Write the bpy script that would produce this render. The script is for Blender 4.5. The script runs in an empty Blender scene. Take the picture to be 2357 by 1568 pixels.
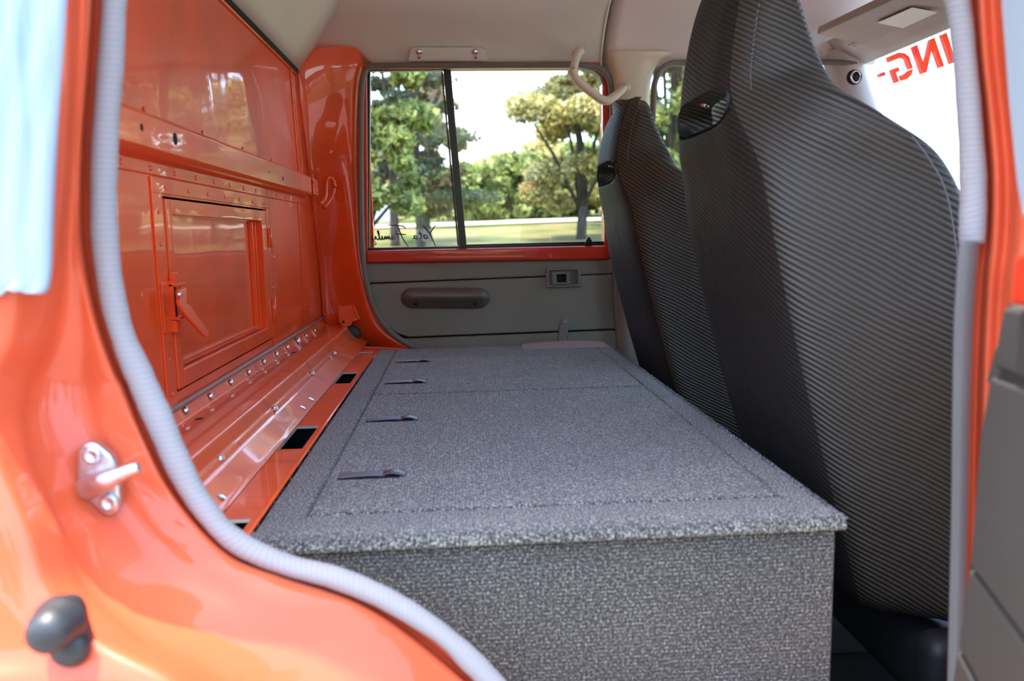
import bpy, math, random
import numpy as np
from mathutils import Vector, Matrix

random.seed(7)
rng = np.random.default_rng(7)
SC = bpy.context.scene
COL = SC.collection

# ------------------------------------------------------------------ camera
F, CX, CY = 1850.0, 1178.5, 784.0          # focal length and centre for a 2357x1568 frame
Yv = np.array([-123.0, -244.0, F]); Yv /= np.linalg.norm(Yv)
Xv = np.array([1.0, -.0285, .0627]); Xv -= Xv @ Yv * Yv; Xv /= np.linalg.norm(Xv)
Zv = np.cross(Xv, Yv)
if Zv[1] > 0: Zv = -Zv
M = np.array([Xv, Yv, Zv])                  # world = M @ (right, down, forward)
CAM = np.array([0.0, 0.0, 0.32])
cam = bpy.data.cameras.new('camera')
cam.sensor_fit = 'HORIZONTAL'; cam.sensor_width = 36; cam.lens = 36 * F / 2357
cam.clip_start = .02; cam.clip_end = 400
cam.dof.use_dof = True; cam.dof.focus_distance = 1.65; cam.dof.aperture_fstop = 4.5
co = bpy.data.objects.new('camera', cam); COL.objects.link(co)
R = np.column_stack([M @ [1, 0, 0], M @ [0, -1, 0], M @ [0, 0, -1]])
mw = Matrix.Identity(4)
for i in range(3):
    for j in range(3): mw[i][j] = R[i, j]
    mw[i][3] = CAM[i]
co.matrix_world = mw
SC.camera = co

# ------------------------------------------------------------------ light
w = bpy.data.worlds.new('sky'); SC.world = w; w.use_nodes = True
wn = w.node_tree; wn.nodes.clear()
sky = wn.nodes.new('ShaderNodeTexSky'); sky.sky_type = 'NISHITA'
SUN_DIR = Vector((-.15, -.06, .97)).normalized()
sky.sun_disc = False
sky.sun_elevation = math.asin(SUN_DIR.z); sky.sun_rotation = math.atan2(SUN_DIR.x, SUN_DIR.y)
sky.air_density = 1.0; sky.dust_density = 2.5; sky.ozone_density = 1.2
bg = wn.nodes.new('ShaderNodeBackground'); bg.inputs['Strength'].default_value = .85
wo = wn.nodes.new('ShaderNodeOutputWorld')
wn.links.new(sky.outputs[0], bg.inputs['Color']); wn.links.new(bg.outputs[0], wo.inputs[0])
sl = bpy.data.lights.new('sun', 'SUN'); sl.energy = 5.8; sl.angle = math.radians(.6); sl.color = (1, .95, .86)
so = bpy.data.objects.new('sun', sl); COL.objects.link(so)
so.rotation_euler = SUN_DIR.to_track_quat('Z', 'Y').to_euler()
SC.view_settings.view_transform = 'Standard'; SC.view_settings.look = 'None'
SC.view_settings.gamma = 1; SC.view_settings.use_curve_mapping = False
SC.view_settings.exposure = .95
try:
    SC.cycles.use_denoising = True
    SC.cycles.max_bounces = 14; SC.cycles.diffuse_bounces = 6; SC.cycles.glossy_bounces = 6
    SC.cycles.transparent_max_bounces = 16; SC.cycles.caustics_reflective = False
    SC.cycles.sample_clamp_indirect = 8
except Exception: pass

# ------------------------------------------------------------------ geometry from measured sight lines
def ray(px, py): return M @ np.array([px - CX, py - CY, F])
def U(px, py, ax, v):
    d = ray(px, py); i = 'XYZ'.index(ax); return CAM + d * ((v - CAM[i]) / d[i])
def UP(px, py, n, p0):
    d = ray(px, py); n = np.array(n, float); return CAM + d * (((np.array(p0) - CAM) @ n) / (d @ n))
YD = 2.48                                   # far door plane, leaning inwards above the belt line
LEAN = .07
def DS(px, py, off=0.0):
    p = U(px, py, 'Y', YD + off)
    if p[2] > .26: p = UP(px, py, (0, 1, LEAN), (0, YD + off, .26))
    return p
def ydoor(z, off=0.0): return YD + off - LEAN * max(0, z - .26)

# ------------------------------------------------------------------ materials
def mat(name, col=(.5, .5, .5), rough=.5, metal=0, coat=0, spec=.5, trans=0):
    m = bpy.data.materials.new(name); m.use_nodes = True
    b = m.node_tree.nodes['Principled BSDF']
    b.inputs['Base Color'].default_value = (*col, 1); b.inputs['Roughness'].default_value = rough
    b.inputs['Metallic'].default_value = metal; b.inputs['Coat Weight'].default_value = coat
    b.inputs['Coat Roughness'].default_value = .03; b.inputs['Specular IOR Level'].default_value = spec
    return m
def N(m, t, **k):
    n = m.node_tree.nodes.new(t)
    for a, v in k.items():
        if hasattr(n, a): setattr(n, a, v)
        else: n.inputs[a].default_value = v
    return n
def L(m, a, b): m.node_tree.links.new(a, b)
def B(m): return m.node_tree.nodes['Principled BSDF']
def coords(m, scale=(1, 1, 1), rot=(0, 0, 0), src='Object'):
    tc = N(m, 'ShaderNodeTexCoord'); mp = N(m, 'ShaderNodeMapping')
    mp.inputs['Scale'].default_value = scale; mp.inputs['Rotation'].default_value = rot
    L(m, tc.outputs[src], mp.inputs[0]); return mp.outputs[0]
def noise(m, vec, scale, detail=3, rough=.5):
    n = N(m, 'ShaderNodeTexNoise'); n.inputs['Scale'].default_value = scale
    n.inputs['Detail'].default_value = detail; n.inputs['Roughness'].default_value = rough
    L(m, vec, n.inputs['Vector']); return n.outputs['Fac']
def ramp(m, fac, stops):
    r = N(m, 'ShaderNodeValToRGB'); e = r.color_ramp.elements
    while len(e) < len(stops): e.new(.5)
    for i, (p, c) in enumerate(stops):
        e[i].position = p; e[i].color = (*c, 1) if len(c) == 3 else c
    L(m, fac, r.inputs[0]); return r.outputs[0]
def bump(m, h, strength=.3, dist=.001, prev=None):
    b = N(m, 'ShaderNodeBump'); b.inputs['Strength'].default_value = strength; b.inputs['Distance'].default_value = dist
    L(m, h, b.inputs['Height'])
    if prev is not None: L(m, prev, b.inputs['Normal'])
    return b.outputs[0]
def paint(name, col, wav=.5, dirt=0.0, coat=.75, rough=.35):
    m = mat(name, col, rough, 0, coat, .25)
    v = coords(m)
    b1 = bump(m, noise(m, v, 6, 1), wav * .5, .006)
    b2 = bump(m, noise(m, v, 260, 2), .05, .0004, b1)
    L(m, b1, B(m).inputs['Coat Normal']); L(m, b2, B(m).inputs['Normal'])
    c2 = tuple(c * .86 for c in col)
    cl = ramp(m, noise(m, v, 9, 3), [(.35, c2), (.65, col)])
    if dirt:
        dn = noise(m, coords(m, (1, 5, 1)), 9, 8, .7)
        mx = N(m, 'ShaderNodeMixRGB'); L(m, ramp(m, dn, [(.56, (0, 0, 0)), (.70, (dirt,) * 3)]), mx.inputs[0])
        L(m, cl, mx.inputs[1]); mx.inputs[2].default_value = (.06, .03, .02, 1); cl = mx.outputs[0]
    L(m, cl, B(m).inputs['Base Color'])
    return m
ORANGE = (.86, .088, .013)
M_paint = paint('orange_paint', ORANGE, .5, 0, .8)
M_pfloor = paint('orange_floor_paint', (.86, .125, .026), .35, .6, .7, .4)
M_pdoor = paint('orange_door_paint', (.66, .040, .012), .2)
M_jamb = paint('orange_jamb_paint', (.63, .100, .040), .5, 0, .45)
B(M_jamb).inputs['Specular IOR Level'].default_value = .15
def plastic(name, col, rough=.45, grain=900, b=.25, var=.12):
    m = mat(name, col, rough)
    v = coords(m)
    L(m, bump(m, noise(m, v, grain, 2), b, .0005), B(m).inputs['Normal'])
    L(m, ramp(m, noise(m, v, 7, 3), [(.3, tuple(c * (1 - var) for c in col)), (.7, col)]), B(m).inputs['Base Color'])
    return m
M_liner = plastic('beige_headliner', (.66, .655, .60), .6, 500, .3, .06)
M_liner2 = plastic('bounce_pink_front_headliner', (.68, .63, .62), .6, 500, .3, .06)  # red bounce light put into the colour as a pinker beige
M_bpil = plastic('tan_pillar_plastic', (.62, .52, .40), .5)
M_olive = plastic('olive_trim_plastic', (.235, .235, .18), .5, 700, .5)
M_arm = plastic('brown_armrest_vinyl', (.15, .13, .11), .38)
M_olive2 = plastic('grey_trim_vinyl', (.048, .046, .040), .5, 500, .35)
M_greytrim = plastic('grey_pillar_plastic', (.09, .09, .088), .42, 800, .2)
M_handle = plastic('tan_handle_plastic', (.68, .60, .46), .4)
M_black = plastic('black_rubber', (.015, .015, .017), .55)
M_blackm = mat('black_window_bar', (.012, .012, .014), .3)
M_dark = mat('dark_void', (.006, .006, .006), .9)
M_rubber = plastic('grey_rubber', (.022, .024, .027), .45, 500, .2)
def metal(name, col=(.75, .75, .75), rough=.25, b=.3, s=300):
    m = mat(name, col, rough, 1); L(m, bump(m, noise(m, coords(m), s, 3), b, .0006), B(m).inputs['Normal']); return m
M_zinc = metal('zinc_steel'); M_cast = metal('cast_zinc', (.56, .58, .62), .36, .9, 160)
# ribbed fabric door seal
M_seal = mat('grey_fabric_seal', (.56, .56, .60), .8)
def fabric(m, col, col2, scale=62):
    uv = N(m, 'ShaderNodeUVMap').outputs[0]
    wv = N(m, 'ShaderNodeTexWave', wave_type='BANDS', bands_direction='X'); wv.inputs['Scale'].default_value = 1
    wv.inputs['Distortion'].default_value = .6; wv.inputs['Detail'].default_value = 1
    mp = N(m, 'ShaderNodeMapping'); mp.inputs['Scale'].default_value = (scale, 1, 1); L(m, uv, mp.inputs[0]); L(m, mp.outputs[0], wv.inputs['Vector'])
    nz = noise(m, coords(m), 700, 2)
    L(m, bump(m, wv.outputs[0], .3, .0006, bump(m, nz, .3, .0005)), B(m).inputs['Normal'])
    L(m, ramp(m, wv.outputs[0], [(0, col2), (1, col)]), B(m).inputs['Base Color'])
fabric(M_seal, (.27, .27, .28), (.235, .235, .245))
M_seal2 = mat('olive_fabric_seal', (.20, .19, .15), .8); fabric(M_seal2, (.21, .20, .17), (.17, .16, .13))
# carpet
def carpet(name, ribdir, hi, lo=.095):
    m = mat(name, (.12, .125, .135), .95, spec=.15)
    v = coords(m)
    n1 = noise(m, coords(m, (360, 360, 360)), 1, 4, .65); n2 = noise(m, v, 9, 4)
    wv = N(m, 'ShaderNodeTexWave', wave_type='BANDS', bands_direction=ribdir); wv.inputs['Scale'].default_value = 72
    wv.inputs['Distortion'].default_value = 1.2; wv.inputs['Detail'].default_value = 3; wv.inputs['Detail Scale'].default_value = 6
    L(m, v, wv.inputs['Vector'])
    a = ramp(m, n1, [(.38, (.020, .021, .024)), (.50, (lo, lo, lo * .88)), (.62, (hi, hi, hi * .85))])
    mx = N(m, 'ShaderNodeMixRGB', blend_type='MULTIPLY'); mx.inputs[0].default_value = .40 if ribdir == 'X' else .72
    L(m, a, mx.inputs[1]); L(m, ramp(m, wv.outputs[0], [(0, (.35, .35, .35)), (1, (1.15, 1.15, 1.15))]), mx.inputs[2])
    m2 = N(m, 'ShaderNodeMixRGB', blend_type='MULTIPLY'); m2.inputs[0].default_value = .5
    L(m, mx.outputs[0], m2.inputs[1]); L(m, ramp(m, n2, [(.35, (.75, .76, .78)), (.7, (1.15, 1.15, 1.12))]), m2.inputs[2])
    L(m, m2.outputs[0], B(m).inputs['Base Color'])
    L(m, bump(m, wv.outputs[0], .5, .0016, bump(m, n1, .9, .003)), B(m).inputs['Normal'])
    B(m).inputs['Sheen Weight'].default_value = .25
    return m
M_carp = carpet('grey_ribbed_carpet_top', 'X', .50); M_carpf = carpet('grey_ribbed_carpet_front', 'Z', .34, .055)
M_floor = plastic('black_floor_carpet', (.016, .016, .018), .95, 400, 1)
# ribbed vinyl of the seats
def vinyl(name, nrm, freq, col, col2, rough, d=.0022, amount=.9, src='Object'):
    m = mat(name, col, rough)
    tc = N(m, 'ShaderNodeTexCoord')
    dt = N(m, 'ShaderNodeVectorMath', operation='DOT_PRODUCT'); L(m, tc.outputs[src], dt.inputs[0]); dt.inputs[1].default_value = nrm
    nz = noise(m, tc.outputs[src], 3.0, 2)
    ma = N(m, 'ShaderNodeMath', operation='MULTIPLY_ADD'); L(m, nz, ma.inputs[0]); ma.inputs[1].default_value = .06; L(m, dt.outputs['Value'], ma.inputs[2])
    mu = N(m, 'ShaderNodeMath', operation='MULTIPLY'); L(m, ma.outputs[0], mu.inputs[0]); mu.inputs[1].default_value = freq * 2 * math.pi
    sn = N(m, 'ShaderNodeMath', operation='SINE'); L(m, mu.outputs[0], sn.inputs[0])
    hf = N(m, 'ShaderNodeMath', operation='MULTIPLY_ADD'); L(m, sn.outputs[0], hf.inputs[0]); hf.inputs[1].default_value = .5; hf.inputs[2].default_value = .5
    L(m, ramp(m, hf.outputs[0], [(.2, col2), (.8, col)]), B(m).inputs['Base Color'])
    L(m, bump(m, hf.outputs[0], amount, d, bump(m, noise(m, tc.outputs[src], 12, 2), .35, .01)), B(m).inputs['Normal'])
    return m
M_vside = vinyl('ribbed_seat_vinyl', (.42, -.40, 1.0), 128, (.056, .051, .034), (.013, .012, .010), .50, .0018, .7)
M_vback = vinyl('shaded_seat_vinyl', (.42, -.40, 1.0), 128, (.024, .023, .020), (.012, .012, .011), .60, .0009, .5)  # same ribbed vinyl, darkened in colour for the shaded seat back
B(M_vback).inputs['Specular IOR Level'].default_value = .25
M_thread = mat('pale_thread', (.14, .145, .16), .7)
# glass
def glass(name, tint=(.93, .96, .95), base=.04):
    m = bpy.data.materials.new(name); m.use_nodes = True; t = m.node_tree; t.nodes.clear()
    o = t.nodes.new('ShaderNodeOutputMaterial'); mx = t.nodes.new('ShaderNodeMixShader')
    tr = t.nodes.new('ShaderNodeBsdfTransparent'); gl = t.nodes.new('ShaderNodeBsdfGlossy'); fr = t.nodes.new('ShaderNodeFresnel')
    tr.inputs[0].default_value = (*tint, 1); gl.inputs['Roughness'].default_value = .0; fr.inputs[0].default_value = 1.52
    ml = t.nodes.new('ShaderNodeMath'); ml.operation = 'MULTIPLY'; ge = t.nodes.new('ShaderNodeNewGeometry'); sb = t.nodes.new('ShaderNodeMath'); sb.operation = 'SUBTRACT'; sb.inputs[0].default_value = 1
    t.links.new(ge.outputs['Backfacing'], sb.inputs[1]); m2 = t.nodes.new('ShaderNodeMath'); m2.operation = 'MULTIPLY'; m2.inputs[1].default_value = 2.0; t.links.new(sb.outputs[0], m2.inputs[0]); t.links.new(m2.outputs[0], ml.inputs[1])
    t.links.new(fr.outputs[0], ml.inputs[0]); t.links.new(ml.outputs[0], mx.inputs[0]); t.links.new(tr.outputs[0], mx.inputs[1])
    t.links.new(gl.outputs[0], mx.inputs[2]); t.links.new(mx.outputs[0], o.inputs[0]); return m
M_glass = glass('window_glass')
M_redtext = mat('red_lettering', (.80, .05, .04), .5)
_t = N(M_redtext, 'ShaderNodeBsdfTranslucent'); _t.inputs[0].default_value = (.95, .10, .07, 1); _m = N(M_redtext, 'ShaderNodeMixShader'); _m.inputs[0].default_value = .7
L(M_redtext, B(M_redtext).outputs[0], _m.inputs[1]); L(M_redtext, _t.outputs[0], _m.inputs[2]); L(M_redtext, _m.outputs[0], M_redtext.node_tree.nodes['Material Output'].inputs[0])
M_ink = mat('black_lettering', (.01, .01, .012), .5)
# ------------------------------------------------------------------ builders
def obj(name, verts, faces, m=None, parent=None, smooth=False, uv=None):
    me = bpy.data.meshes.new(name)
    me.from_pydata([tuple(map(float, v)) for v in verts], [], [tuple(map(int, f)) for f in faces]); me.update()
    if m is not None: me.materials.append(m)
    if smooth: me.polygons.foreach_set('use_smooth', [True] * len(me.polygons))
    if uv is not None:
        l = me.uv_layers.new(name='UVMap')
        for lp in me.loops: l.data[lp.index].uv = uv[lp.vertex_index]
    o = bpy.data.objects.new(name, me); COL.objects.link(o)
    if parent is not None: o.parent = parent
    return o
def tag(o, label=None, cat=None, group=None, kind=None):
    if label: o['label'] = label
    if cat: o['category'] = cat
    if group: o['group'] = group
    if kind: o['kind'] = kind
    return o
def empty(name, loc=(0, 0, 0), label=None, cat=None, group=None, kind=None):
    o = bpy.data.objects.new(name, None); COL.objects.link(o); o.location = loc; o.empty_display_size = .05
    o['base'] = tuple(float(v) for v in loc)
    return tag(o, label, cat, group, kind)
def P_(o, parent):
    """parent a world-space mesh under an Empty without moving it"""
    o.parent = parent
    if parent is not None: o.matrix_parent_inverse = Matrix.Translation(-Vector(parent.get('base', (0, 0, 0)))) if parent.type == 'EMPTY' else Matrix.Identity(4)
    return o
def bev(o, wd=.002, seg=2, ang=35):
    b = o.modifiers.new('bevel', 'BEVEL'); b.width = wd; b.segments = seg; b.limit_method = 'ANGLE'; b.angle_limit = math.radians(ang)
    if o.type == 'MESH': o.data.polygons.foreach_set('use_smooth', [True] * len(o.data.polygons))
    s = o.modifiers.new('wn', 'WEIGHTED_NORMAL'); s.keep_sharp = False
    return o
def solid(o, t, off=-1):
    s = o.modifiers.new('solid', 'SOLIDIFY'); s.thickness = t; s.offset = off; return o
def subs(o, n=1):
    s = o.modifiers.new('sub', 'SUBSURF'); s.levels = n; s.render_levels = n
    o.data.polygons.foreach_set('use_smooth', [True] * len(o.data.polygons)); return o
def boxvf(x0, x1, y0, y1, z0, z1, k=0):
    v = [(x, y, z) for x in (x0, x1) for y in (y0, y1) for z in (z0, z1)]
    f = [(0, 1, 3, 2), (4, 6, 7, 5), (0, 4, 5, 1), (2, 3, 7, 6), (0, 2, 6, 4), (1, 5, 7, 3)]
    return v, [tuple(i + k for i in q) for q in f]
def box(name, x0, x1, y0, y1, z0, z1, m, parent=None, b=.002, seg=2):
    v, f = boxvf(x0, x1, y0, y1, z0, z1); o = obj(name, v, f, m)
    if b: bev(o, b, seg)
    if parent is not None: P_(o, parent)
    return o
def boxes(name, lst, m, parent=None, b=0):
    V, Fc = [], []
    for a in lst:
        v, f = boxvf(*a, k=len(V)); V += v; Fc += f
    o = obj(name, V, Fc, m)
    if b: bev(o, b)
    if parent is not None: P_(o, parent)
    return o
def hexa(name, P8, m, parent=None, b=.002):
    """front 4 points then back 4 points"""
    f = [(0, 1, 2, 3), (7, 6, 5, 4), (0, 4, 5, 1), (1, 5, 6, 2), (2, 6, 7, 3), (3, 7, 4, 0)]
    o = obj(name, P8, f, m)
    if b: bev(o, b)
    if parent is not None: P_(o, parent)
    return o
def cr(pts, n):
    """Catmull-Rom through points, n samples"""
    p = np.array(pts, float); k = len(p)
    t = np.linspace(0, k - 1, n); out = []
    for s in t:
        i = min(int(s), k - 2); u = s - i
        p0 = p[max(i - 1, 0)]; p1 = p[i]; p2 = p[i + 1]; p3 = p[min(i + 2, k - 1)]
        out.append(.5 * ((2 * p1) + (-p0 + p2) * u + (2 * p0 - 5 * p1 + 4 * p2 - p3) * u * u + (-p0 + 3 * p1 - 3 * p2 + p3) * u ** 3))
    return np.array(out)
def grid(name, rows, m, parent=None, smooth=True, closed=False, thick=0, caps=False):
    """rows: list of equally long point rows"""
    rows = [list(map(tuple, r)) for r in rows]; n, k = len(rows), len(rows[0])
    V = [p for r in rows for p in r]; Fc = []
    for i in range(n - 1):
        for j in range(k if closed else k - 1):
            a, b = i * k + j, i * k + (j + 1) % k
            Fc.append((a, b, b + k, a + k))
    if caps and closed: Fc.append(tuple(range(k))[::-1]); Fc.append(tuple(range((n - 1) * k, n * k)))
    ln = [0]
    for i in range(1, n): ln.append(ln[-1] + float(np.linalg.norm(np.array(rows[i][0]) - np.array(rows[i - 1][0]))))
    uv = [(ln[i], j / max(k - 1, 1)) for i in range(n) for j in range(k)]
    o = obj(name, V, Fc, m, None, smooth, uv)
    if thick: solid(o, thick, 0)
    if parent is not None: P_(o, parent)
    return o
def tube(name, path, r, m, parent=None, seg=12, n=None, r2=None, closed=False, flat=None):
    p = cr(path, n) if n else np.array(path, float)
    k = len(p); rows = []; up = np.array((.13, .21, .97))
    for i in range(k):
        t = p[min(i + 1, k - 1)] - p[max(i - 1, 0)]; t /= np.linalg.norm(t) + 1e-9
        if flat is not None: up = np.array(flat, float)
        a = np.cross(t, up); a /= np.linalg.norm(a) + 1e-9; b = np.cross(a, t)
        rr = r[i] if hasattr(r, '__len__') else r; rb = rr if r2 is None else r2
        rows.append([p[i] + a * rr * math.cos(q) + b * rb * math.sin(q) for q in np.linspace(0, 2 * math.pi, seg, endpoint=False)])
    return grid(name, rows, m, parent, True, True, caps=True)
def lathe(name, prof, m, parent=None, seg=20, axis=(0, 0, 1), loc=(0, 0, 0)):
    """prof: list of (radius, height along axis)"""
    ax = Vector(axis).normalized(); q = ax.to_track_quat('Z', 'Y'); rows = []
    for r, h in prof:
        rows.append([tuple(Vector(loc) + q @ Vector((r * math.cos(a), r * math.sin(a), h))) for a in np.linspace(0, 2 * math.pi, seg, endpoint=False)])
    return grid(name, rows, m, parent, True, True, caps=True)
def prism(name, poly, d, m, parent=None, b=.001):
    """poly of 3-D points, extruded by vector d"""
    n = len(poly); V = [tuple(p) for p in poly] + [tuple(np.array(p) + np.array(d)) for p in poly]
    Fc = [tuple(range(n))[::-1], tuple(range(n, 2 * n))] + [(i, (i + 1) % n, (i + 1) % n + n, i + n) for i in range(n)]
    o = obj(name, V, Fc, m)
    if b: bev(o, b)
    if parent is not None: P_(o, parent)
    return o
def bolt_mesh(r=.0045, h=.004, hexh=True):
    prof = [(r * 1.35, 0), (r * 1.35, h * .25), (r, h * .3), (r, h * .8), (r * .8, h), (r * .001, h)]
    n = 12; V, Fc = [], []
    for i, (rr, hh) in enumerate(prof):
        V += [(rr * math.cos(a), rr * math.sin(a), hh) for a in np.linspace(0, 2 * math.pi, n, endpoint=False)]
    for i in range(len(prof) - 1):
        for j in range(n): Fc.append((i * n + j, i * n + (j + 1) % n, (i + 1) * n + (j + 1) % n, (i + 1) * n + j))
    me = bpy.data.meshes.new('bolt'); me.from_pydata(V, [], Fc); me.polygons.foreach_set('use_smooth', [True] * len(me.polygons)); return me
ME_bolt = bolt_mesh(); ME_bolt.materials.append(M_zinc)
ME_rivet = bolt_mesh(.0028, .0018); ME_rivet.materials.append(M_paint)
ME_screw = bolt_mesh(.006, .004); ME_screw.materials.append(M_zinc)
def put(me, name, p, nrm, parent=None, s=1.0):
    o = bpy.data.objects.new(name, me); COL.objects.link(o)
    p = Vector([float(c) for c in p]); o.rotation_euler = Vector(nrm).to_track_quat('Z', 'Y').to_euler(); o.scale = (s, s, s)
    if parent is not None:
        o.parent = parent
        p = p - Vector(parent.get('base', (0, 0, 0)))
    o.location = p
    return o
def struct(o): o['kind'] = 'structure'; return o

# ================================================================== OUTDOORS
def gz(x, y):
    r = np.hypot(x, y - 1.6)
    base = -1.0 + .055 * np.clip(y - 3, 0, 60) * 1.0 + .012 * np.clip(-y, 0, 60)
    return base + .05 * np.sin(x * .31 + y * .17) * np.clip(r / 10, 0, 1)
gx = np.linspace(-70, 70, 90); gy = np.concatenate([np.linspace(-60, 0, 26)[:-1], np.linspace(0, 80, 90)])
ground = grid('ground', [[(x, y, float(gz(x, y))) for x in gx] for y in gy], None)
mg = mat('lawn_grass', (.2, .3, .05), .9, spec=.2)
v = coords(mg)
c1 = ramp(mg, noise(mg, v, .22, 5, .6), [(.36, (.05, .085, .012)), (.46, (.12, .155, .03)), (.56, (.27, .21, .085)), (.68, (.13, .155, .04))])
mx = N(mg, 'ShaderNodeMixRGB', blend_type='MULTIPLY'); mx.inputs[0].default_value = .8; L(mg, c1, mx.inputs[1])
L(mg, ramp(mg, noise(mg, v, 14, 6, .7), [(.3, (.55, .55, .5)), (.7, (1.3, 1.3, 1.2))]), mx.inputs[2])
L(mg, mx.outputs[0], B(mg).inputs['Base Color']); L(mg, bump(mg, noise(mg, v, 30, 6, .7), 1, .08), B(mg).inputs['Normal'])
ground.data.materials.append(mg); struct(ground)

def leafmat(name, a, b):
    m = mat(name, a, .55, spec=.3)
    inf = N(m, 'ShaderNodeObjectInfo'); geo = N(m, 'ShaderNodeNewGeometry')
    L(m, ramp(m, geo.outputs['Random Per Island'], [(0, a), (.75, b), (1, tuple(c * 1.25 for c in b))]), B(m).inputs['Base Color'])
    t = N(m, 'ShaderNodeBsdfTranslucent'); L(m, ramp(m, geo.outputs['Random Per Island'], [(0, a), (1, b)]), t.inputs[0])
    mxs = N(m, 'ShaderNodeMixShader'); mxs.inputs[0].default_value = .38
    L(m, B(m).outputs[0], mxs.inputs[1]); L(m, t.outputs[0], mxs.inputs[2]); L(m, mxs.outputs[0], m.node_tree.nodes['Material Output'].inputs[0])
    return m
LM = {'green': leafmat('green_leaves', (.06, .10, .03), (.36, .40, .12)),
      'yellow': leafmat('yellow_green_leaves', (.17, .18, .06), (.66, .56, .24)),
      'dark': leafmat('dark_needles', (.035, .055, .03), (.11, .135, .075)),
      'brown': leafmat('brownish_leaves', (.16, .11, .06), (.30, .24, .12))}
M_bark = mat('bark', (.10, .07, .05), .9)
L(M_bark, ramp(M_bark, noise(M_bark, coords(M_bark, (6, 6, 1)), 4, 6), [(.3, (.022, .016, .013)), (.7, (.085, .065, .05))]), B(M_bark).inputs['Base Color'])
L(M_bark, bump(M_bark, noise(M_bark, coords(M_bark, (6, 6, 1)), 5, 6), 1, .05), B(M_bark).inputs['Normal'])
def leaves(name, centers, radii, n, size, m, parent, seed):
    g = np.random.default_rng(seed)
    c = np.array(centers, float); r = np.array(radii, float)
    if r.ndim == 1: r = np.column_stack([r, r, r * .75])
    wgt = r[:, 0] ** 2; k = g.choice(len(c), n, p=wgt / wgt.sum())
    d = g.normal(size=(n, 3)); d /= np.linalg.norm(d, axis=1)[:, None]
    rad = g.uniform(.30, 1.12, n)
    p = c[k] + d * r[k] * rad[:, None]
    a = g.normal(size=(n, 3)); a /= np.linalg.norm(a, axis=1)[:, None]
    b = np.cross(a, g.normal(size=(n, 3))); b /= np.linalg.norm(b, axis=1)[:, None]
    s = size * g.uniform(.6, 1.35, n)[:, None]
    V = np.stack([p - a * s, p + b * s * .55, p + a * s, p - b * s * .55], 1).reshape(-1, 3)
    me = bpy.data.meshes.new(name); me.vertices.add(4 * n); me.vertices.foreach_set('co', V.ravel())
    me.loops.add(4 * n); me.loops.foreach_set('vertex_index', np.arange(4 * n)); me.polygons.add(n)
    me.polygons.foreach_set('loop_start', np.arange(0, 4 * n, 4)); me.update(calc_edges=True); me.materials.append(m)
    o = bpy.data.objects.new(name, me); COL.objects.link(o); P_(o, parent); o['kind'] = 'stuff'; return o
def tree(x, y, h, cr_, m, label, seed, n=9000, trunk=None, size=.14, low=.35, conif=False, group=None):
    g = random.Random(seed); z0 = float(gz(x, y)); t = empty('tree', (x, y, z0), label, 'tree', group)
    tr = trunk or h * .028
    path = [(x, y, z0 - .2), (x + g.uniform(-.1, .1), y, z0 + h * .25), (x + g.uniform(-.3, .3), y, z0 + h * .55), (x + g.uniform(-.3, .3), y, z0 + h * .9)]
    tube('trunk', path, np.linspace(tr * 1.25, tr * .25, 14), M_bark, t, 9, 14)
    cs, rs = [], []
    if conif:
        for i in range(34):
            f = i / 33; hz = z0 + h * (low + (1 - low) * f); a = i * 2.4; rr = cr_ * (1 - f * .7) * g.uniform(.35, 1)
            q = (x + rr * .6 * math.cos(a), y + rr * .6 * math.sin(a), hz)
            cs.append(q); rs.append((rr * .5, rr * .5, h * .012 + .06))
            tube('branch', [(x, y, hz - .05), q, (x + rr * math.cos(a), y + rr * math.sin(a), hz - .12)], [tr * .28, tr * .2, tr * .08], M_bark, t, 5)
    else:
        for i in range(46):
            f = g.random(); a = g.uniform(0, 6.28); prof = math.sin(math.pi * min(1, .16 + f * .8)) ** .6
            rr = cr_ * prof * math.sqrt(g.random())
            cs.append((x + rr * math.cos(a), y + rr * math.sin(a), z0 + h * (low + (1 - low) * f * .95))); q = cr_ * g.uniform(.18, .34); rs.append((q, q, q * .7))
        for i in range(7):
            a = i * .9 + seed; q = cs[i]
            tube('branch', [(x, y, z0 + h * (low * .8)), ((x + q[0]) / 2, (y + q[1]) / 2, (z0 + h * low * .8 + q[2]) / 2 + .2), q], [tr * .5, tr * .35, tr * .1], M_bark, t, 6)
    leaves('foliage', cs, rs, n, size, m, t, seed); return t
def at(px, py, y): p = U(px, py, 'Y', y); return float(p[0]), float(y)
def T(px, y, *a, **k): x, yy = at(px, 500, y); return tree(x, yy, *a, **k)
T(850, 16.5, 8.5, 1.15, LM['green'], 'big bright green tree at the left edge of the far window', 11, n=17000, low=.10, size=.09, trunk=.08)
T(908, 22, 7.5, 1.0, LM['dark'], 'slim dark trunked tree standing just right of the big bright green one', 12, n=5000, low=.2, size=.09, trunk=.11)
T(968, 19.5, 10, 2.0, LM['dark'], 'tall grey-green conifer behind the window divider with sparse drooping branches', 13, n=5200, low=.13, size=.075, conif=True, trunk=.09)
T(985, 24, 4.6, 1.2, LM['brown'], 'low brownish tree under the tall conifer, left of the window divider', 14, n=5000, low=.2, size=.12, trunk=.13)
T(1336, 24, 8.8, 1.95, LM['yellow'], 'large rounded yellow-green maple in the right half of the far window', 15, n=44000, low=.12, size=.085, trunk=.13)
T(1450, 31, 10.5, 2.6, LM['green'], 'green tree partly behind the right edge of the rear far window', 16, n=15000, low=.16, size=.12, trunk=.2)
T(1540, 26, 10, 2.6, LM['green'], 'green tree seen through the gap between the far seat and the front window edge', 17, n=15000, low=.15, size=.12, trunk=.16)
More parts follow.
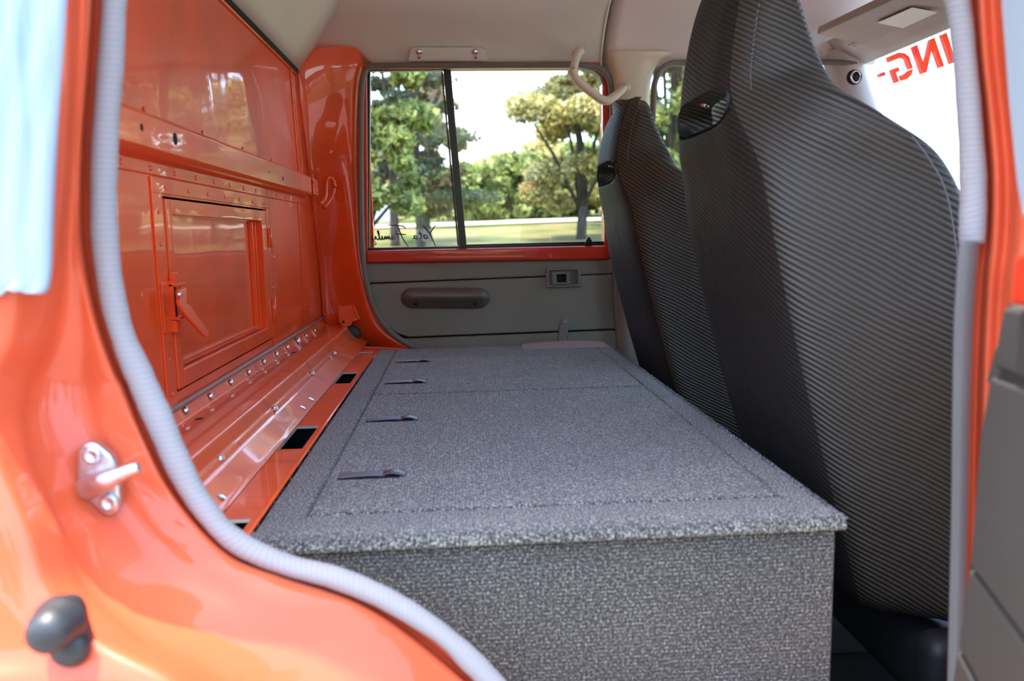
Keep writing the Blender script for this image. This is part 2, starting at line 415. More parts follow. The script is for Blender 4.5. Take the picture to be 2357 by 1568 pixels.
T(1720, 27, 7, 2.4, LM['yellow'], 'tall yellow-green tree glimpsed through the head opening of the near seat', 18, n=12000, low=.15, size=.13)
for i, (px, y, h, lab) in enumerate([(1090, 38, 2.5, 'small rounded green tree just right of the window divider at the lawn edge'),
        (1150, 41, 2.9, 'pale green bush tree in the middle of the distant tree line'), (1215, 39, 2.9, 'bushy yellow-green tree left of the large maple at the lawn edge'),
        (1262, 44, 3.9, 'taller green tree in the tree line just behind the left side of the maple'),
        (862, 50, 4.0, 'small green tree in the tree line at the far left of the window'), (935, 48, 3.8, 'small yellow-green tree in the tree line behind the conifer trunk'), (1335, 42, 3.6, 'green tree in the tree line directly behind the maple trunk'),
        (1415, 40, 3.8, 'yellow-green tree in the tree line at the right edge of the rear far window'), (1500, 42, 3.6, 'green tree in the tree line seen left of the near seat'), (1545, 45, 4.2, 'yellow-green tree in the tree line half hidden by the near seat')]):
    T(px, y, h, 2.0, LM['yellow' if i % 2 else 'green'], lab, 30 + i, n=9000, low=.02, size=.17, trunk=.14, group='small trees along the lawn edge')
for i, (x, y) in enumerate([(-14, 34), (-19, 30), (-26, 40), (-12, 42)]):
    tree(x, y, 11, 3.6, LM['green'], 'tall leafy tree added out of sight beyond the lawn', 50 + i, n=5000, low=.1, size=.26, group='trees added round the lawn out of sight')  # unseen trees, added only for their light and reflections
for i, (x, y, h) in enumerate([(-15, -12, 8), (-11.5, -14, 9), (-8, -13, 8), (-4.5, -14.5, 9), (-1, -13.5, 8.5), (2.5, -14.5, 9), (6, -13.5, 8), (9.5, -14, 9), (13, -13, 8), (16.5, -11, 9), (19, -6, 8), (-17, -8, 8)]):
    tree(x, y, h * .62, 1.6, LM['green'], 'unseen leafy tree in the row added behind the photographer', 70 + i, n=5200, low=.05, size=.24, group='unseen trees added behind the photographer')  # added out of view to screen low sky light and shape reflections
# pale driveway under the vehicle, unseen, added to bounce daylight into the cab
M_bounce = mat('bounce_ground_gravel', (.26, .235, .20), .95); L(M_bounce, bump(M_bounce, noise(M_bounce, coords(M_bounce), 60, 5), .8, .02), B(M_bounce).inputs['Normal'])
drv = grid('bounce_ground', [[(x, y, float(gz(x, y)) + .03) for x in np.linspace(-14, 14, 30)] for y in np.linspace(-7, 4.5, 14)], M_bounce); struct(drv)
# pale track and shed at the lawn's far side
M_track = mat('pale_gravel', (.36, .32, .25), .95); L(M_track, bump(M_track, noise(M_track, coords(M_track), 40, 5), .6, .03), B(M_track).inputs['Normal'])
rows = []
for x in np.linspace(-40, 40, 60):
    y0 = 33 + 1.2 * math.sin(x * .08); rows.append([(x, y0, float(gz(x, y0)) + .06), (x, y0 + 1.6, float(gz(x, y0 + 1.6)) + .08), (x, y0 + 3.2, float(gz(x, y0 + 3.2)) + .06)])
tag(grid('gravel_track', rows, M_track), 'pale gravel track running across the far side of the lawn', 'track')
M_white = mat('white_boards', (.8, .8, .78), .7); M_roofs = mat('grey_shingles', (.2, .2, .2), .9)
sx, sy = at(865, 500, 40); sz = float(gz(sx, sy))
sh = empty('shed', (sx, sy, sz - .1), 'low white shed beyond the lawn, seen low in the left corner of the window', 'shed')
box('wall', sx - 2.6, sx + .9, sy, sy + 3, sz - .2, sz + 1.0, M_white, sh, .02)
prism('roof', [(sx - 2.8, sy - .2, sz + 1.0), (sx - 2.8, sy + 3.2, sz + 1.0), (sx - 2.8, sy + 1.5, sz + 1.7)], (3.9, 0, 0), M_roofs, sh, 0)

# ================================================================== VEHICLE SHELL
XB = -.42                                    # rear bulkhead plane
ZR = .765                                    # top of the bulkhead
YC = 1.61                                    # centre line of the cab
def bolt_row(pts, x, parent):
    for p in pts: put(ME_rivet, 'rivet', U(*p, 'X', x), (1, 0, 0), parent)
# bulkhead with a rectangular opening for the access hatch
HY0, HY1, HZ0, HZ1 = 1.190, 1.806, .098, .383
bulk = boxes('wall_rear', [(XB - .004, XB, .76, HY0, .03, 1.0), (XB - .004, XB, HY1, 2.50, .03, 1.0),
                           (XB - .004, XB, HY0, HY1, .03, HZ0), (XB - .004, XB, HY0, HY1, HZ1, 1.0)], M_paint)
struct(bulk)
tag(boxes('inner_skin', [(XB - .06, XB - .05, .6, 2.6, -.6, 1.05)], M_dark, bulk), 'dark cavity behind the bulkhead')
# upper panel lip, base sealant strip, seams
box('seam_flange', XB, XB + .0025, 2.175, 2.20, .10, .425, M_paint, bulk, .001)
hexa('seam_flange', [(XB, 2.215, .43), (XB, 2.24, .43), (XB, 2.185, .765), (XB, 2.16, .765), (XB + .003, 2.215, .43), (XB + .003, 2.24, .43), (XB + .003, 2.185, .765), (XB + .003, 2.16, .765)], M_paint, bulk, .001)
for z in (.47, .53, .60, .67, .73): put(ME_rivet, 'rivet', (XB + .003, 2.225 - (z - .43) * .165, z), (1, 0, 0), bulk)
for z in (.14, .22, .30, .37): put(ME_rivet, 'rivet', (XB + .003, 2.187, z), (1, 0, 0), bulk)
tube('sealant_bead', [(XB + .004, y, .079) for y in np.linspace(.8, 2.49, 12)], .0042, plastic('grey_sealant', (.30, .16, .13), .5), bulk, 8, 40)
# cross beam (hat section)
bm = []
XF = -.385
for y in (.78, 1.4, 2.1, 2.262):
    bm.append([(XB, y, .493), (XF - .004, y, .481), (XF, y, .476), (XF, y, .437), (XF - .005, y, .431), (XB + .006, y, .430), (XB + .0035, y, .426), (XB + .0035, y, .410), (XB, y, .409)])
beam = grid('cross_beam', bm, M_paint, None, False); bev(beam, .0015, 2, 20)
tag(beam, 'orange pressed steel cross beam running over the access hatch', 'beam')
M_hole = M_dark
for (px, py), r in [((327, 293), .0045), ((404, 320), .0085), ((652, 411), .005), ((620, 397), .0025)]:
    p = U(px, py, 'X', XF + .0004); lathe('hole', [(r, 0), (r * .98, .0004), (.0001, .0004)], M_hole, beam, 18, (1, 0, 0), (XF, p[1], p[2]))
for y in np.linspace(1.05, 2.2, 13): put(ME_rivet, 'rivet', (XB + .0035, y, .418), (1, 0, 0), beam, 1.1)
for y in np.linspace(1.15, 2.15, 5): put(ME_rivet, 'rivet', (XB + .001, y, .497), (1, 0, 0), beam, .9)
hook = empty('beam_bracket', (-.38, 2.27, .45), 'orange hooked bracket joining the beam end to the pillar', 'bracket')
prism('plate', [(XF + .001, 2.20, .478), (XF + .001, 2.268, .474), (XF + .001, 2.272, .433), (XF + .001, 2.20, .434)], (.0035, 0, 0), M_paint, hook)
hp = [U(735, 470, 'Y', 2.30), U(748, 455, 'Y', 2.32), U(750, 425, 'Y', 2.34), U(754, 410, 'Y', 2.36), U(764, 412, 'Y', 2.37), U(770, 430, 'Y', 2.375), U(762, 455, 'Y', 2.36), U(745, 478, 'Y', 2.33)]
tube('hook', hp, .006, M_paint, hook, 10, 40)
for p in [(722, 420), (727, 440)]: put(ME_rivet, 'rivet', U(*p, 'X', XF + .005), (1, 0, 0), hook, 1.2)

# ------------------------------------------------------------------ access hatch
hatch = empty('access_hatch', (XB, 1.5, .098), 'orange steel access hatch with recessed panel in the rear bulkhead', 'hatch')
fr = boxes('surround', [(XB, XB + .0028, 1.148, HY0 - .004, .062, HZ1 + .003), (XB, XB + .0028, HY1 + .003, 1.84, .07, HZ1 + .003),
                        (XB, XB + .0028, 1.148, 1.84, HZ1 + .003, .408)], M_paint, hatch, .0008)
g_ = .0035
y0, y1, z0, z1 = HY0 + g_ + .002, HY1 - .001, HZ0 + g_, HZ1 - g_
iy0, iy1, iz0, iz1 = 1.222, 1.762, .128, .357
boxes('hatch_frame', [(XB - .016, XB + .003, y0, iy0, z0, z1), (XB - .016, XB + .003, iy1, y1, z0, z1),
                      (XB - .016, XB + .003, iy0, iy1, z0, iz0), (XB - .016, XB + .003, iy0, iy1, iz1, z1)], M_paint, hatch, .0016)
boxes('hatch_panel', [(XB - .017, XB - .013, iy0, iy1, iz0, iz1)], M_paint, hatch)
boxes('panel_bead', [(XB - .013, XB - .007, iy0 + .002, iy1 - .03, iz0 + .002, iz0 + .011), (XB - .013, XB - .004, iy1 - .056, iy1 - .050, iz0 + .002, iz1 - .002),
                     (XB - .013, XB - .006, iy1 - .022, iy1 - .018, iz0 + .002, iz1 - .002)], M_paint, hatch, .0012)
for z in ((.300, .342), (.135, .190)):
    h = box('hinge', XB + .003, XB + .0065, 1.806, 1.845, z[0], z[1], M_paint, hatch, .001)
    tube('hinge_pin', [(XB + .007, 1.812, z[0]), (XB + .007, 1.812, z[1])], .0035, M_paint, h, 8)
for y in np.linspace(1.20, 1.79, 7): put(ME_rivet, 'rivet', (XB + .003, y, .395 - .0), (1, 0, 0), hatch, .9)
for z in (.36, .315, .10, .15): put(ME_rivet, 'rivet', (XB + .003, 1.166, z), (1, 0, 0), hatch, .9)
for z in (.36, .28, .21): put(ME_rivet, 'rivet', (XB + .003, 1.828, z), (1, 0, 0), hatch, .9)
lt = empty('hatch_latch', (XB, 1.2, .2), 'orange painted hatch latch with long tapered lever', 'latch')
box('strike_plate', XB + .003, XB + .005, 1.150, 1.180, .190, .262, M_paint, lt, .001)
boxes('latch_box', [(XB + .003, XB + .010, 1.180, 1.184, .208, .262), (XB + .003, XB + .016, 1.180, 1.216, .254, .258), (XB + .003, XB + .016, 1.180, 1.216, .206, .210),
                    (XB + .012, XB + .015, 1.200, 1.216, .206, .258)], M_paint, lt, .0008)
box('cavity', XB + .003, XB + .0065, 1.186, 1.200, .210, .256, M_dark, lt, 0)
boxes('catch', [(XB + .003, XB + .011, 1.186, 1.204, .260, .274), (XB + .003, XB + .011, 1.180, 1.198, .188, .205)], M_paint, lt, .001)
xl = XB + .018
lv = [(403, 668), (420, 664), (420, 700), (428, 703), (457, 766), (451, 777), (444, 774), (410, 722), (405, 700)]
prism('lever', [U(*c, 'X', xl) + (0.012 * max(0, (c[1] - 700) / 75), 0, 0) for c in lv], (.006, 0, 0), M_paint, lt, .0012)
put(ME_bolt, 'pivot', U(412, 678, 'X', xl + .006), (1, 0, 0), lt, .8)

# ------------------------------------------------------------------ raised rear floor ledge
prof = [(XB, .077), (-.409, .057), (-.404, .055), (-.340, .054), (-.336, .052), (-.328, .035), (-.324, .032), (-.320, .026), (-.316, .024), (-.294, .006), (-.286, .001)]
ys = np.linspace(.80, 2.46, 24)
pan = []
for y in ys: pan.append([(x, y, z) for x, z in prof])
floor = grid('floor_ledge', pan, M_pfloor, None, False); bev(floor, .0016, 2, 12)
# flat strip with the four rectangular cut-outs
cut = [(.78, .908), (1.216, 1.362), (1.763, 1.906), (2.20, 2.242)]
Xa, Xb_, Xc, Xd = -.286, -.285, -.248, -.237
lst = [(Xc, Xd, .80, 2.30, -.0012, .0)]
e = .80
for a, b in cut + [(2.30, 2.31)]:
    if a > e: lst.append((Xb_, Xc, e, a, -.0012, 0))
    e = max(e, b)
lst += [(Xa, Xb_, .80, 2.46, -.0012, .0)]
boxes('flat_strip', lst, M_pfloor, floor)
tube('lip', [(-.238, .80, .001), (-.238, 2.28, .001)], .0025, M_pfloor, floor, 8)
M_cutedge = mat('bare_edge', (.45, .52, .48), .4, .6)
for a, b in cut:
    boxes('slot_edge', [(Xb_, Xb_ + .0016, a, b, -.003, .0006), (Xb_, Xc, b - .0022, b, -.003, .0006)], M_cutedge, floor)
box('under_pan', -.43, -.236, .7, 2.5, -.10, -.095, M_dark, floor, 0)
tag(floor, 'orange painted pressed steel rear floor ledge with cut-outs beside the carpeted box', 'floor panel', kind='structure')
nb = np.array((.85, 0, .5)); nb /= np.linalg.norm(nb)
for i, (px, py) in enumerate([(428, 945), (485, 912), (532, 880), (573, 857), (608, 833), (637, 815), (662, 799), (686, 785), (705, 773), (724, 761)]):
    p = UP(px, py, (.875, 0, .48), (-.413, 0, .068)); put(ME_bolt, 'bolt', p, (.875, 0, .48), floor, 1.7 if i == 7 else 1.0)
for px, py in [(507, 1056), (632, 941), (718, 860), (769, 814)]:
    p = U(px, py, 'Z', .031); put(ME_bolt, 'bolt', p, (0.1, 0, 1), floor, 1.15)
for px, py in [(508, 1143), (696, 937), (716, 918)]:
    p = UP(px, py, (.58, 0, 1), (-.30, 0, .011)); o = put(ME_bolt, 'plug', p, (.5, 0, 1), floor, 1.1); o.scale = (1.2, 1.2, .25)
for px, py in [(455, 965), (676, 812)]:
    p = U(px, py, 'Z', .0545); lathe('hole', [(.0085, 0), (.0083, .0004), (.0001, .0005)], M_dark, floor, 16, (0, 0, 1), p)
for px, py in [(470, 934 + 25), (600, 940), (420, 1002), (541, 876 + 10), (625, 838), (650, 822), (690, 800)]:
    p = U(px, py, 'Z', .054); put(ME_rivet, 'rivet', p, (0, 0, 1), floor, .8)
cabfloor = box('floor', -.43, 1.35, .70, 2.55, -.50, -.47, M_floor, None, 0); struct(cabfloor)

# ------------------------------------------------------------------ far C pillar
left = [(683, 150), (688, 220), (697, 300), (706, 370), (714, 430), (725, 520), (734, 600), (740, 680), (745, 745), (752, 790)]
right = [(836, 150), (827, 200), (823, 300), (822, 380), (823, 450), (828, 560), (838, 640), (860, 715), (893, 768), (960, 806)]
n = 34
Lw = cr([U(*p, 'X', XB + .001) for p in left], n); Rw = cr([DS(*p, -.035) for p in right], n)
Lw[:, 0] = XB + .001
rows = []
for i in range(n):
    a, b = Lw[i], Rw[i]; f = i / (n - 1); row = []
    low = max(0, (f - .72) / .28)
    for k, (u, dy, dz) in enumerate([(0, 0, 0), (.04, .006, 0), (.10, .010, 0), (.30, .014, 0), (.50, .010, 0), (.68, .002, 0), (.80, -.006, 0), (.90, -.010, 0), (.965, -.006, 0), (1, 0, 0)]):
        q = a * (1 - u) + b * u
        q[1] += dy * (1 + low * .4) + .012 * math.exp(-((f - .42) / .08) ** 2) * (1 if .1 < u < .6 else 0)
        row.append(q)
    rows.append(row)
us = [0, .04, .10, .30, .50, .68, .80, .90, .965, 1]
tpx = [(683, 150), (690, 138), (706, 113), (745, 109), (775, 107), (800, 107), (818, 108), (828, 116), (834, 134), (838, 148)]
top_ = [U(*c, 'Y', rows[0][k][1] + .012) for k, c in enumerate(tpx)]
rows = [top_, [top_[k] * .5 + rows[0][k] * .5 for k in range(10)]] + rows
pil = grid('wall_far', rows, M_paint); subs(pil, 1); struct(pil)
# top cap to the headliner, outer skin and lower closing plate
tube('corner_seam', [Lw[i] + (.004, -.004, 0) for i in range(1, n - 4, 2)], .0035, M_paint, pil, 8, 40)
p = U(744, 172, 'Y', 2.36); lathe('hole', [(.0075, 0), (.0075, -.0005), (.0001, -.0006)], M_dark, pil, 16, (0, 1, -.15), (p[0], 2.335, .32 + (p[2] - .32) * 2.335 / 2.36))
boxes('outer_skin', [(-.6, -.27, 2.60, 2.62, -.6, 1.05), (-.6, 1.5, 2.60, 2.62, -.6, .2), (.485, .60, 2.58, 2.60, -.5, 1.05)], M_paint, pil)
# floor/pillar transition at the far end of the ledge
rr_ = []
for (px, py, y) in [(745, 748, 2.46), (765, 757, 2.455), (782, 768, 2.45), (790, 785, 2.44), (800, 798, 2.43), (840, 800, 2.44), (900, 802, 2.45), (990, 808, 2.46)]:
    q = U(px, py, 'Y', y - .02); rr_.append([q + (0, .05, .0), q, q + (0, -.012, -.014), q + (0, -.02, -.05), q + (0, .02, -.12)])
grid('pillar_foot', rr_, M_paint, pil, True, thick=.001)
tube('foot_seam', [np.array(r[1]) for r in rr_], .0032, M_paint, pil, 8, 30)
brk = empty('pillar_bracket', (-.34, 2.42, .07), 'small orange notched bracket low on the far pillar', 'bracket')
q = [U(*c, 'Y', 2.415) for c in [(777, 702), (790, 706), (806, 702), (815, 704), (830, 736), (812, 740), (806, 752), (792, 756), (780, 742)]]
prism('plate', q, (0, .006, 0), M_paint, brk, .0015)
tube('rib', [U(812, 705, 'Y', 2.412), U(826, 736, 'Y', 2.412)], .0035, M_paint, brk, 8)
p = U(790, 741, 'Y', 2.4145); lathe('hole', [(.004, 0), (.004, -.0006), (.0001, -.0007)], M_dark, brk, 14, (0, 1, 0), p)
p = U(810, 769, 'Y', 2.41)
knob = empty('rubber_bung', tuple(p), 'round black rubber bung at the foot of the far pillar', 'bung')
lathe('disc', [(.001, -.012), (.012, -.013), (.022, -.011), (.0255, -.004), (.0255, .012), (.0, .012)], M_black, knob, 28, (0, 1, 0), tuple(p))
lathe('hub', [(.0001, -.016), (.006, -.016), (.008, -.010)], M_rubber, knob, 16, (0, 1, 0), tuple(p))

# ------------------------------------------------------------------ far rear door
door = empty('door_1', (0, YD, -.1), 'far rear door with sliding window, olive trim panel and painted belt rail', kind='structure')
def slab(name, corners, off, thick, m, parent, b=.002):
    fr_ = [DS(*c, off) for c in corners]; bk = [q + (0, thick, 0) for q in fr_]; return hexa(name, fr_ + bk, m, parent, b)
slab('belt_rail', [(842, 577), (1402, 565), (1406, 598), (842, 606)], -.035, .06, M_pdoor, door, .007)
slab('trim_panel', [(838, 606), (1409, 597), (1409, 630), (838, 652)], -.018, .03, M_olive, door, .004)
tp_ = [(838, 655), (1409, 632), (1416, 757), (940, 776), (915, 768), (880, 740), (855, 700)]
fr_ = [DS(*c, -.022) for c in tp_]
prism('trim_panel', fr_, (0, .03, 0), M_olive, door, .003)
fr_ = [DS(*c, -.026) for c in [(925, 781), (1416, 761), (1425, 850), (1100, 850), (960, 812)]]
prism('lower_trim', fr_, (0, .03, 0), M_olive, door, .003)
prism('door_skin', [(-.30, YD + .01, .262), (.60, YD + .01, .262), (.60, YD + .01, -.4), (-.30, YD + .01, -.4)], (0, .05, 0), M_dark, door, 0)
# window frame
def bar(name, a, b, wpx, off, thick, m, parent, bv=.002):
    a, b = np.array(a, float), np.array(b, float); t = b - a; t /= np.linalg.norm(t); nn = np.array((-t[1], t[0])) * wpx / 2
    return slab(name, [tuple(a - nn), tuple(b - nn), tuple(b + nn), tuple(a + nn)], off, thick, m, parent, bv)
bar('window_frame', (838, 150), (840, 585), 12, -.03, .05, M_pdoor, door)
bar('window_frame', (834, 152), (1380, 149), 12, -.03, .05, M_pdoor, door)
bar('window_frame', (1395, 172), (1401, 590), 18, -.03, .05, M_pdoor, door)
bar('glass_channel', (849, 165), (847, 572), 6, -.012, .02, M_blackm, door, .001)
bar('glass_channel', (846, 574), (1397, 564), 7, -.018, .03, M_blackm, door, .001)
bar('glass_channel', (1060, 567), (1397, 559), 8, -.014, .02, M_blackm, door, .001)
bar('glass_channel', (845, 160), (1030, 158), 7, -.012, .02, M_blackm, door, .001)
bar('glass_channel', (1030, 158), (1390, 156), 4, -.012, .02, M_blackm, door, .001)
bar('glass_divider', (1029, 160), (1066, 569), 17, -.026, .02, M_blackm, door, .0015)
bar('divider_edge', (1017, 165), (1055, 566), 4, -.012, .012, mat('grey_felt', (.12, .13, .13), .9), door, .0008)
slab('corner_filler', [(826, 104), (880, 104), (880, 156), (826, 156)], .02, .01, M_liner, door, 0)
# rounded upper front corner
cn = [DS(1340, 152, -.03), DS(1402, 152, -.03), DS(1402, 225, -.03), DS(1389, 218, -.03), DS(1387, 195, -.03), DS(1380, 175, -.03), DS(1366, 163, -.03), DS(1345, 158, -.03)]
prism('window_corner', cn, (0, .04, 0), M_olive, door, 0)
for a, b in [((846, 160), (1056, 572)), ((1030, 157), (1396, 562))]:
    pass
gl1 = [DS(845, 158, .012), DS(1028, 156, .012), DS(1064, 570, .012), DS(845, 575, .012)]
prism('rear_pane', gl1, (0, .004, 0), M_glass, door, 0)
gl2 = [DS(1018, 156, .002), DS(1392, 154, .002), DS(1398, 566, .002), DS(1056, 572, .002)]
prism('sliding_pane', gl2, (0, .004, 0), M_glass, door, 0)
c = empty('window_catch', tuple(DS(1355, 556, -.02)), 'small black slider catch at the foot of the far window', 'catch')
slab('catch_body', [(1349, 551), (1362, 551), (1364, 562), (1347, 562)], -.03, .012, M_blackm, c, .0015)
slab('catch_tab', [(1352, 546), (1359, 546), (1360, 553), (1351, 553)], -.034, .008, M_blackm, c, .001)
# door furniture
arm = empty('armrest', tuple(DS(1025, 690, -.03)), 'brown moulded pull armrest on the olive door trim', 'armrest')
rows = []
for i, u in enumerate(np.linspace(0, 1, 26)):
    px = 925 + 200 * u; e_ = min(u, 1 - u) * 200; rd = math.sqrt(max(0.0, 1 - max(0, 1 - e_ / 26) ** 2)) if e_ < 26 else 1
    rd = max(rd, .12); cy = 686; d = .052 * (.45 + .55 * rd); hh = 24 * (.35 + .65 * rd)
    t_, b_ = DS(px, cy - hh, -.022), DS(px, cy + hh, -.022)
    rows.append([t_, t_ + (0, -d * .55, 0), t_ * .8 + b_ * .2 + (0, -d, 0), t_ * .5 + b_ * .5 + (0, -d * .98, 0), t_ * .38 + b_ * .62 + (0, -d * .62, 0), t_ * .15 + b_ * .85 + (0, -d * .5, 0), b_ + (0, -d * .15, 0), b_])
P_(subs(grid('armrest_body', rows, M_arm), 1), arm)
for px in (957, 1093):
    p = DS(px, 699, -.052); lathe('screw_recess', [(.006, 0), (.0055, .001), (.0001, .001)], M_dark, arm, 14, (0, -1, 0), tuple(p))
hd = empty('inner_door_handle', tuple(DS(1296, 640, -.03)), 'recessed grey pull handle in a rounded surround on the far door', 'door handle')
def ringplate(name, o4, i4, off, thick, m, parent, b=.004):
    V = [DS(*c, off) for c in o4] + [DS(*c, off) for c in i4]; V += [q + (0, thick, 0) for q in V]
    Fc = []
    for i in range(4):
        j = (i + 1) % 4; Fc += [(i, j, j + 4, i + 4), (i + 8, i + 12, j + 12, j + 8), (i, i + 8, j + 8, j), (i + 4, j + 4, j + 12, i + 12)]
    o = obj(name, V, Fc, m); bev(o, b, 3); return P_(o, parent)
M_hgrey = plastic('grey_handle_plastic', (.20, .19, .16), .4)
ringplate('surround', [(1256, 617), (1336, 615), (1338, 660), (1257, 663)], [(1265, 624), (1329, 622), (1330, 654), (1266, 657)], -.034, .014, M_hgrey, hd, .0035)
slab('recess', [(1260, 620), (1334, 618), (1334, 657), (1260, 660)], -.0235, .004, M_arm, hd, 0)
ringplate('pull', [(1270, 626), (1311, 625), (1312, 654), (1271, 656)], [(1281, 632), (1303, 631), (1304, 650), (1282, 651)], -.038, .010, M_hgrey, hd, .002)
slab('pull_recess', [(1280, 631), (1304, 630), (1305, 651), (1281, 652)], -.030, .002, M_dark, hd, 0)
wc = empty('window_crank', tuple(DS(1298, 745, -.04)), 'olive window crank arm standing up from the box edge on the far door', 'window crank')
q = [DS(*c, -.06) for c in [(1290, 742), (1294, 737), (1300, 735), (1306, 738), (1309, 744), (1308, 760), (1298, 800), (1280, 800)]]
prism('crank_arm', q, (0, .014, 0), plastic('olive_crank', (.22, .21, .17), .4), wc, .004)
put(ME_screw, 'screw', DS(1301, 742, -.061), (0, -1, 0), wc, .35)
# lettering on the rear pane, reading from outside
def ribbon(name, strokes, m, parent, org, s, wdt, off):
    V, Fc = [], []
    for st in strokes:
        p = cr(st, max(6, 5 * len(st)))
        for i in range(len(p)):
            t = p[min(i + 1, len(p) - 1)] - p[max(i - 1, 0)]; t /= np.linalg.norm(t) + 1e-9
            ww = wdt * (.55 + .45 * math.sin(math.pi * (i + .6) / (len(p) + .2)))
            for sg in (-1, 1):
                q = p[i] * s + np.array((-t[1], t[0])) * ww * sg
                X = org[0] - q[0]; Z = org[2] + q[1]; V.append((X, ydoor(Z, off), Z))
            if i: k = len(V); Fc.append((k - 4, k - 3, k - 1, k - 2))
    o = obj(name, V, Fc, m); solid(o, .0003, 0); return P_(o, parent)
let = empty('window_sticker', tuple(DS(925, 545, .02)), 'black handwritten "Yota Family" lettering on the rear pane, seen reversed', 'lettering')
Y_ = [[(0, 1.0), (.12, .85), (.42, .42)], [(.95, 1.05), (.75, .85), (.42, .42), (.25, .05), (.02, -.55)]]
ota = [[(.72, .32), (.60, .22), (.66, .08), (.82, .10), (.86, .26), (.74, .33), (.95, .30)], [(1.18, .68), (1.08, .35), (1.05, .12), (1.2, .06)], [(.98, .42), (1.3, .46)],
       [(1.56, .32), (1.40, .26), (1.38, .10), (1.5, .08), (1.58, .30), (1.58, .10), (1.72, .08)]]
Fs = [[(2.15, .82), (2.35, 1.0), (2.8, 1.06), (3.45, 1.10)], [(2.72, 1.02), (2.6, .6), (2.4, .1), (2.02, -.5)], [(2.15, .38), (2.5, .42), (2.95, .46)]]
aml = [[(3.2, .32), (3.04, .26), (3.02, .1), (3.14, .08), (3.22, .3), (3.22, .1), (3.34, .1), (3.42, .32), (3.44, .08), (3.56, .3), (3.6, .08), (3.72, .3), (3.74, .1), (3.86, .1), (3.92, .32), (3.94, .1), (4.06, .1),
        (4.22, .62), (4.16, .68), (4.12, .4), (4.16, .08), (4.3, .1), (4.4, .32), (4.42, .1), (4.56, .12), (4.64, .32), (4.6, -.1), (4.46, -.3), (4.36, -.2), (4.6, .05), (4.85, .2)]]
ribbon('lettering', Y_ + ota + Fs + aml, M_ink, let, DS(1003, 551, .011) * (1, 1, 1), .0415, .0020, .0112)

# ------------------------------------------------------------------ far seals
def seal_tube(name, path, r, m, parent=None, n=60, r2=None): return tube(name, path, r, m, parent, 12, n, r2)
sp = [(1180, 806), (985, 803), (930, 787), (885, 748), (858, 700), (842, 640), (833, 560), (830, 430), (830, 300), (833, 200), (842, 160)]
seal_tube('door_seal', [DS(*p, -.052) for p in sp], .0085, M_seal2, None, 80)
tag(bpy.data.objects['door_seal'], 'dark olive fabric edge seal curving round the far rear door opening', 'door seal')
sp2 = [(842, 158), (870, 152), (1000, 151), (1200, 150), (1330, 150), (1375, 156), (1400, 178), (1408, 220), (1410, 300), (1412, 420), (1413, 560), (1418, 700), (1430, 850)]
o = seal_tube('door_seal', [DS(*p, -.05) for p in sp2], .0085, plastic('brown_grey_seal', (.17, .145, .13), .7), None, 80)
tag(o, 'brown-grey fabric seal along the top and front edge of the far rear window', 'door seal')

# ------------------------------------------------------------------ far B pillar and front door
bp = [[DS(x0, y, o_) for x0, o_ in zip(xs, (-.035, -.062, -.075, -.072, -.055, -.02))] for y, xs in
      [(118, (1396, 1400, 1412, 1500, 1530, 1560)), (131, (1396, 1400, 1412, 1500, 1525, 1550)), (134, (1396, 1403, 1418, 1487, 1508, 1525)), (150, (1398, 1408, 1424, 1482, 1498, 1510)), (180, (1404, 1414, 1428, 1477, 1490, 1497)), (230, (1406, 1416, 1430, 1474, 1485, 1493)),
       (320, (1407, 1417, 1430, 1474, 1485, 1493)), (450, (1408, 1418, 1432, 1474, 1486, 1493)), (590, (1410, 1420, 1436, 1476, 1490, 1498))]]
bpo = grid('wall_far_pillar', bp, M_bpil); subs(bpo, 1); struct(bpo)
bl = [[DS(x0, y, o_) for x0, o_ in zip(xs, (-.03, -.060, -.072, -.072, -.05, -.02))] for y, xs in
      [(590, (1408, 1418, 1434, 1476, 1492, 1500)), (700, (1412, 1422, 1440, 1490, 1510, 1530)), (800, (1418, 1428, 1450, 1520, 1540, 1560)), (900, (1430, 1440, 1470, 1560, 1600, 1620))]]
blo = grid('lower_pillar_trim', bl, plastic('olive_pillar_plastic', (.27, .25, .20), .5)); P_(blo, bpo)
fd = empty('door_3', (.9, YD, -.1), 'far front door with window, mostly hidden behind the seats', kind='structure')
XW0, XW1 = .578, 1.17
def yb(z, o=0): return ydoor(z, o)
def lbox(name, x0, x1, z0, z1, off, th, m, parent, b=.003):
    f = [(x0, yb(z0, off), z0), (x1, yb(z0, off), z0), (x1, yb(z1, off), z1), (x0, yb(z1, off), z1)]; f = [np.array(q) for q in f]
    return hexa(name, f + [q + (0, th, 0) for q in f], m, parent, b)
lbox('door_trim', .56, 1.4, -.45, .255, -.02, .05, M_olive, fd); lbox('belt_rail', .56, 1.4, .255, .285, -.03, .06, M_pdoor, fd)
lbox('pane', .55, 1.24, .27, .84, .005, .004, M_glass, fd, 0)
o = seal_tube('door_seal', [np.array((x, yb(z, -.045), z)) for x, z in [(.583, .20), (.583, .5), (.583, .70), (.592, .765), (.625, .80), (.70, .805), (1.0, .805), (1.20, .80)]], .0085, plastic('brown_grey_seal_front', (.19, .165, .145), .7), None, 60)
tag(o, 'brown-grey fabric seal round the far front window, right of the tan pillar', 'door seal')

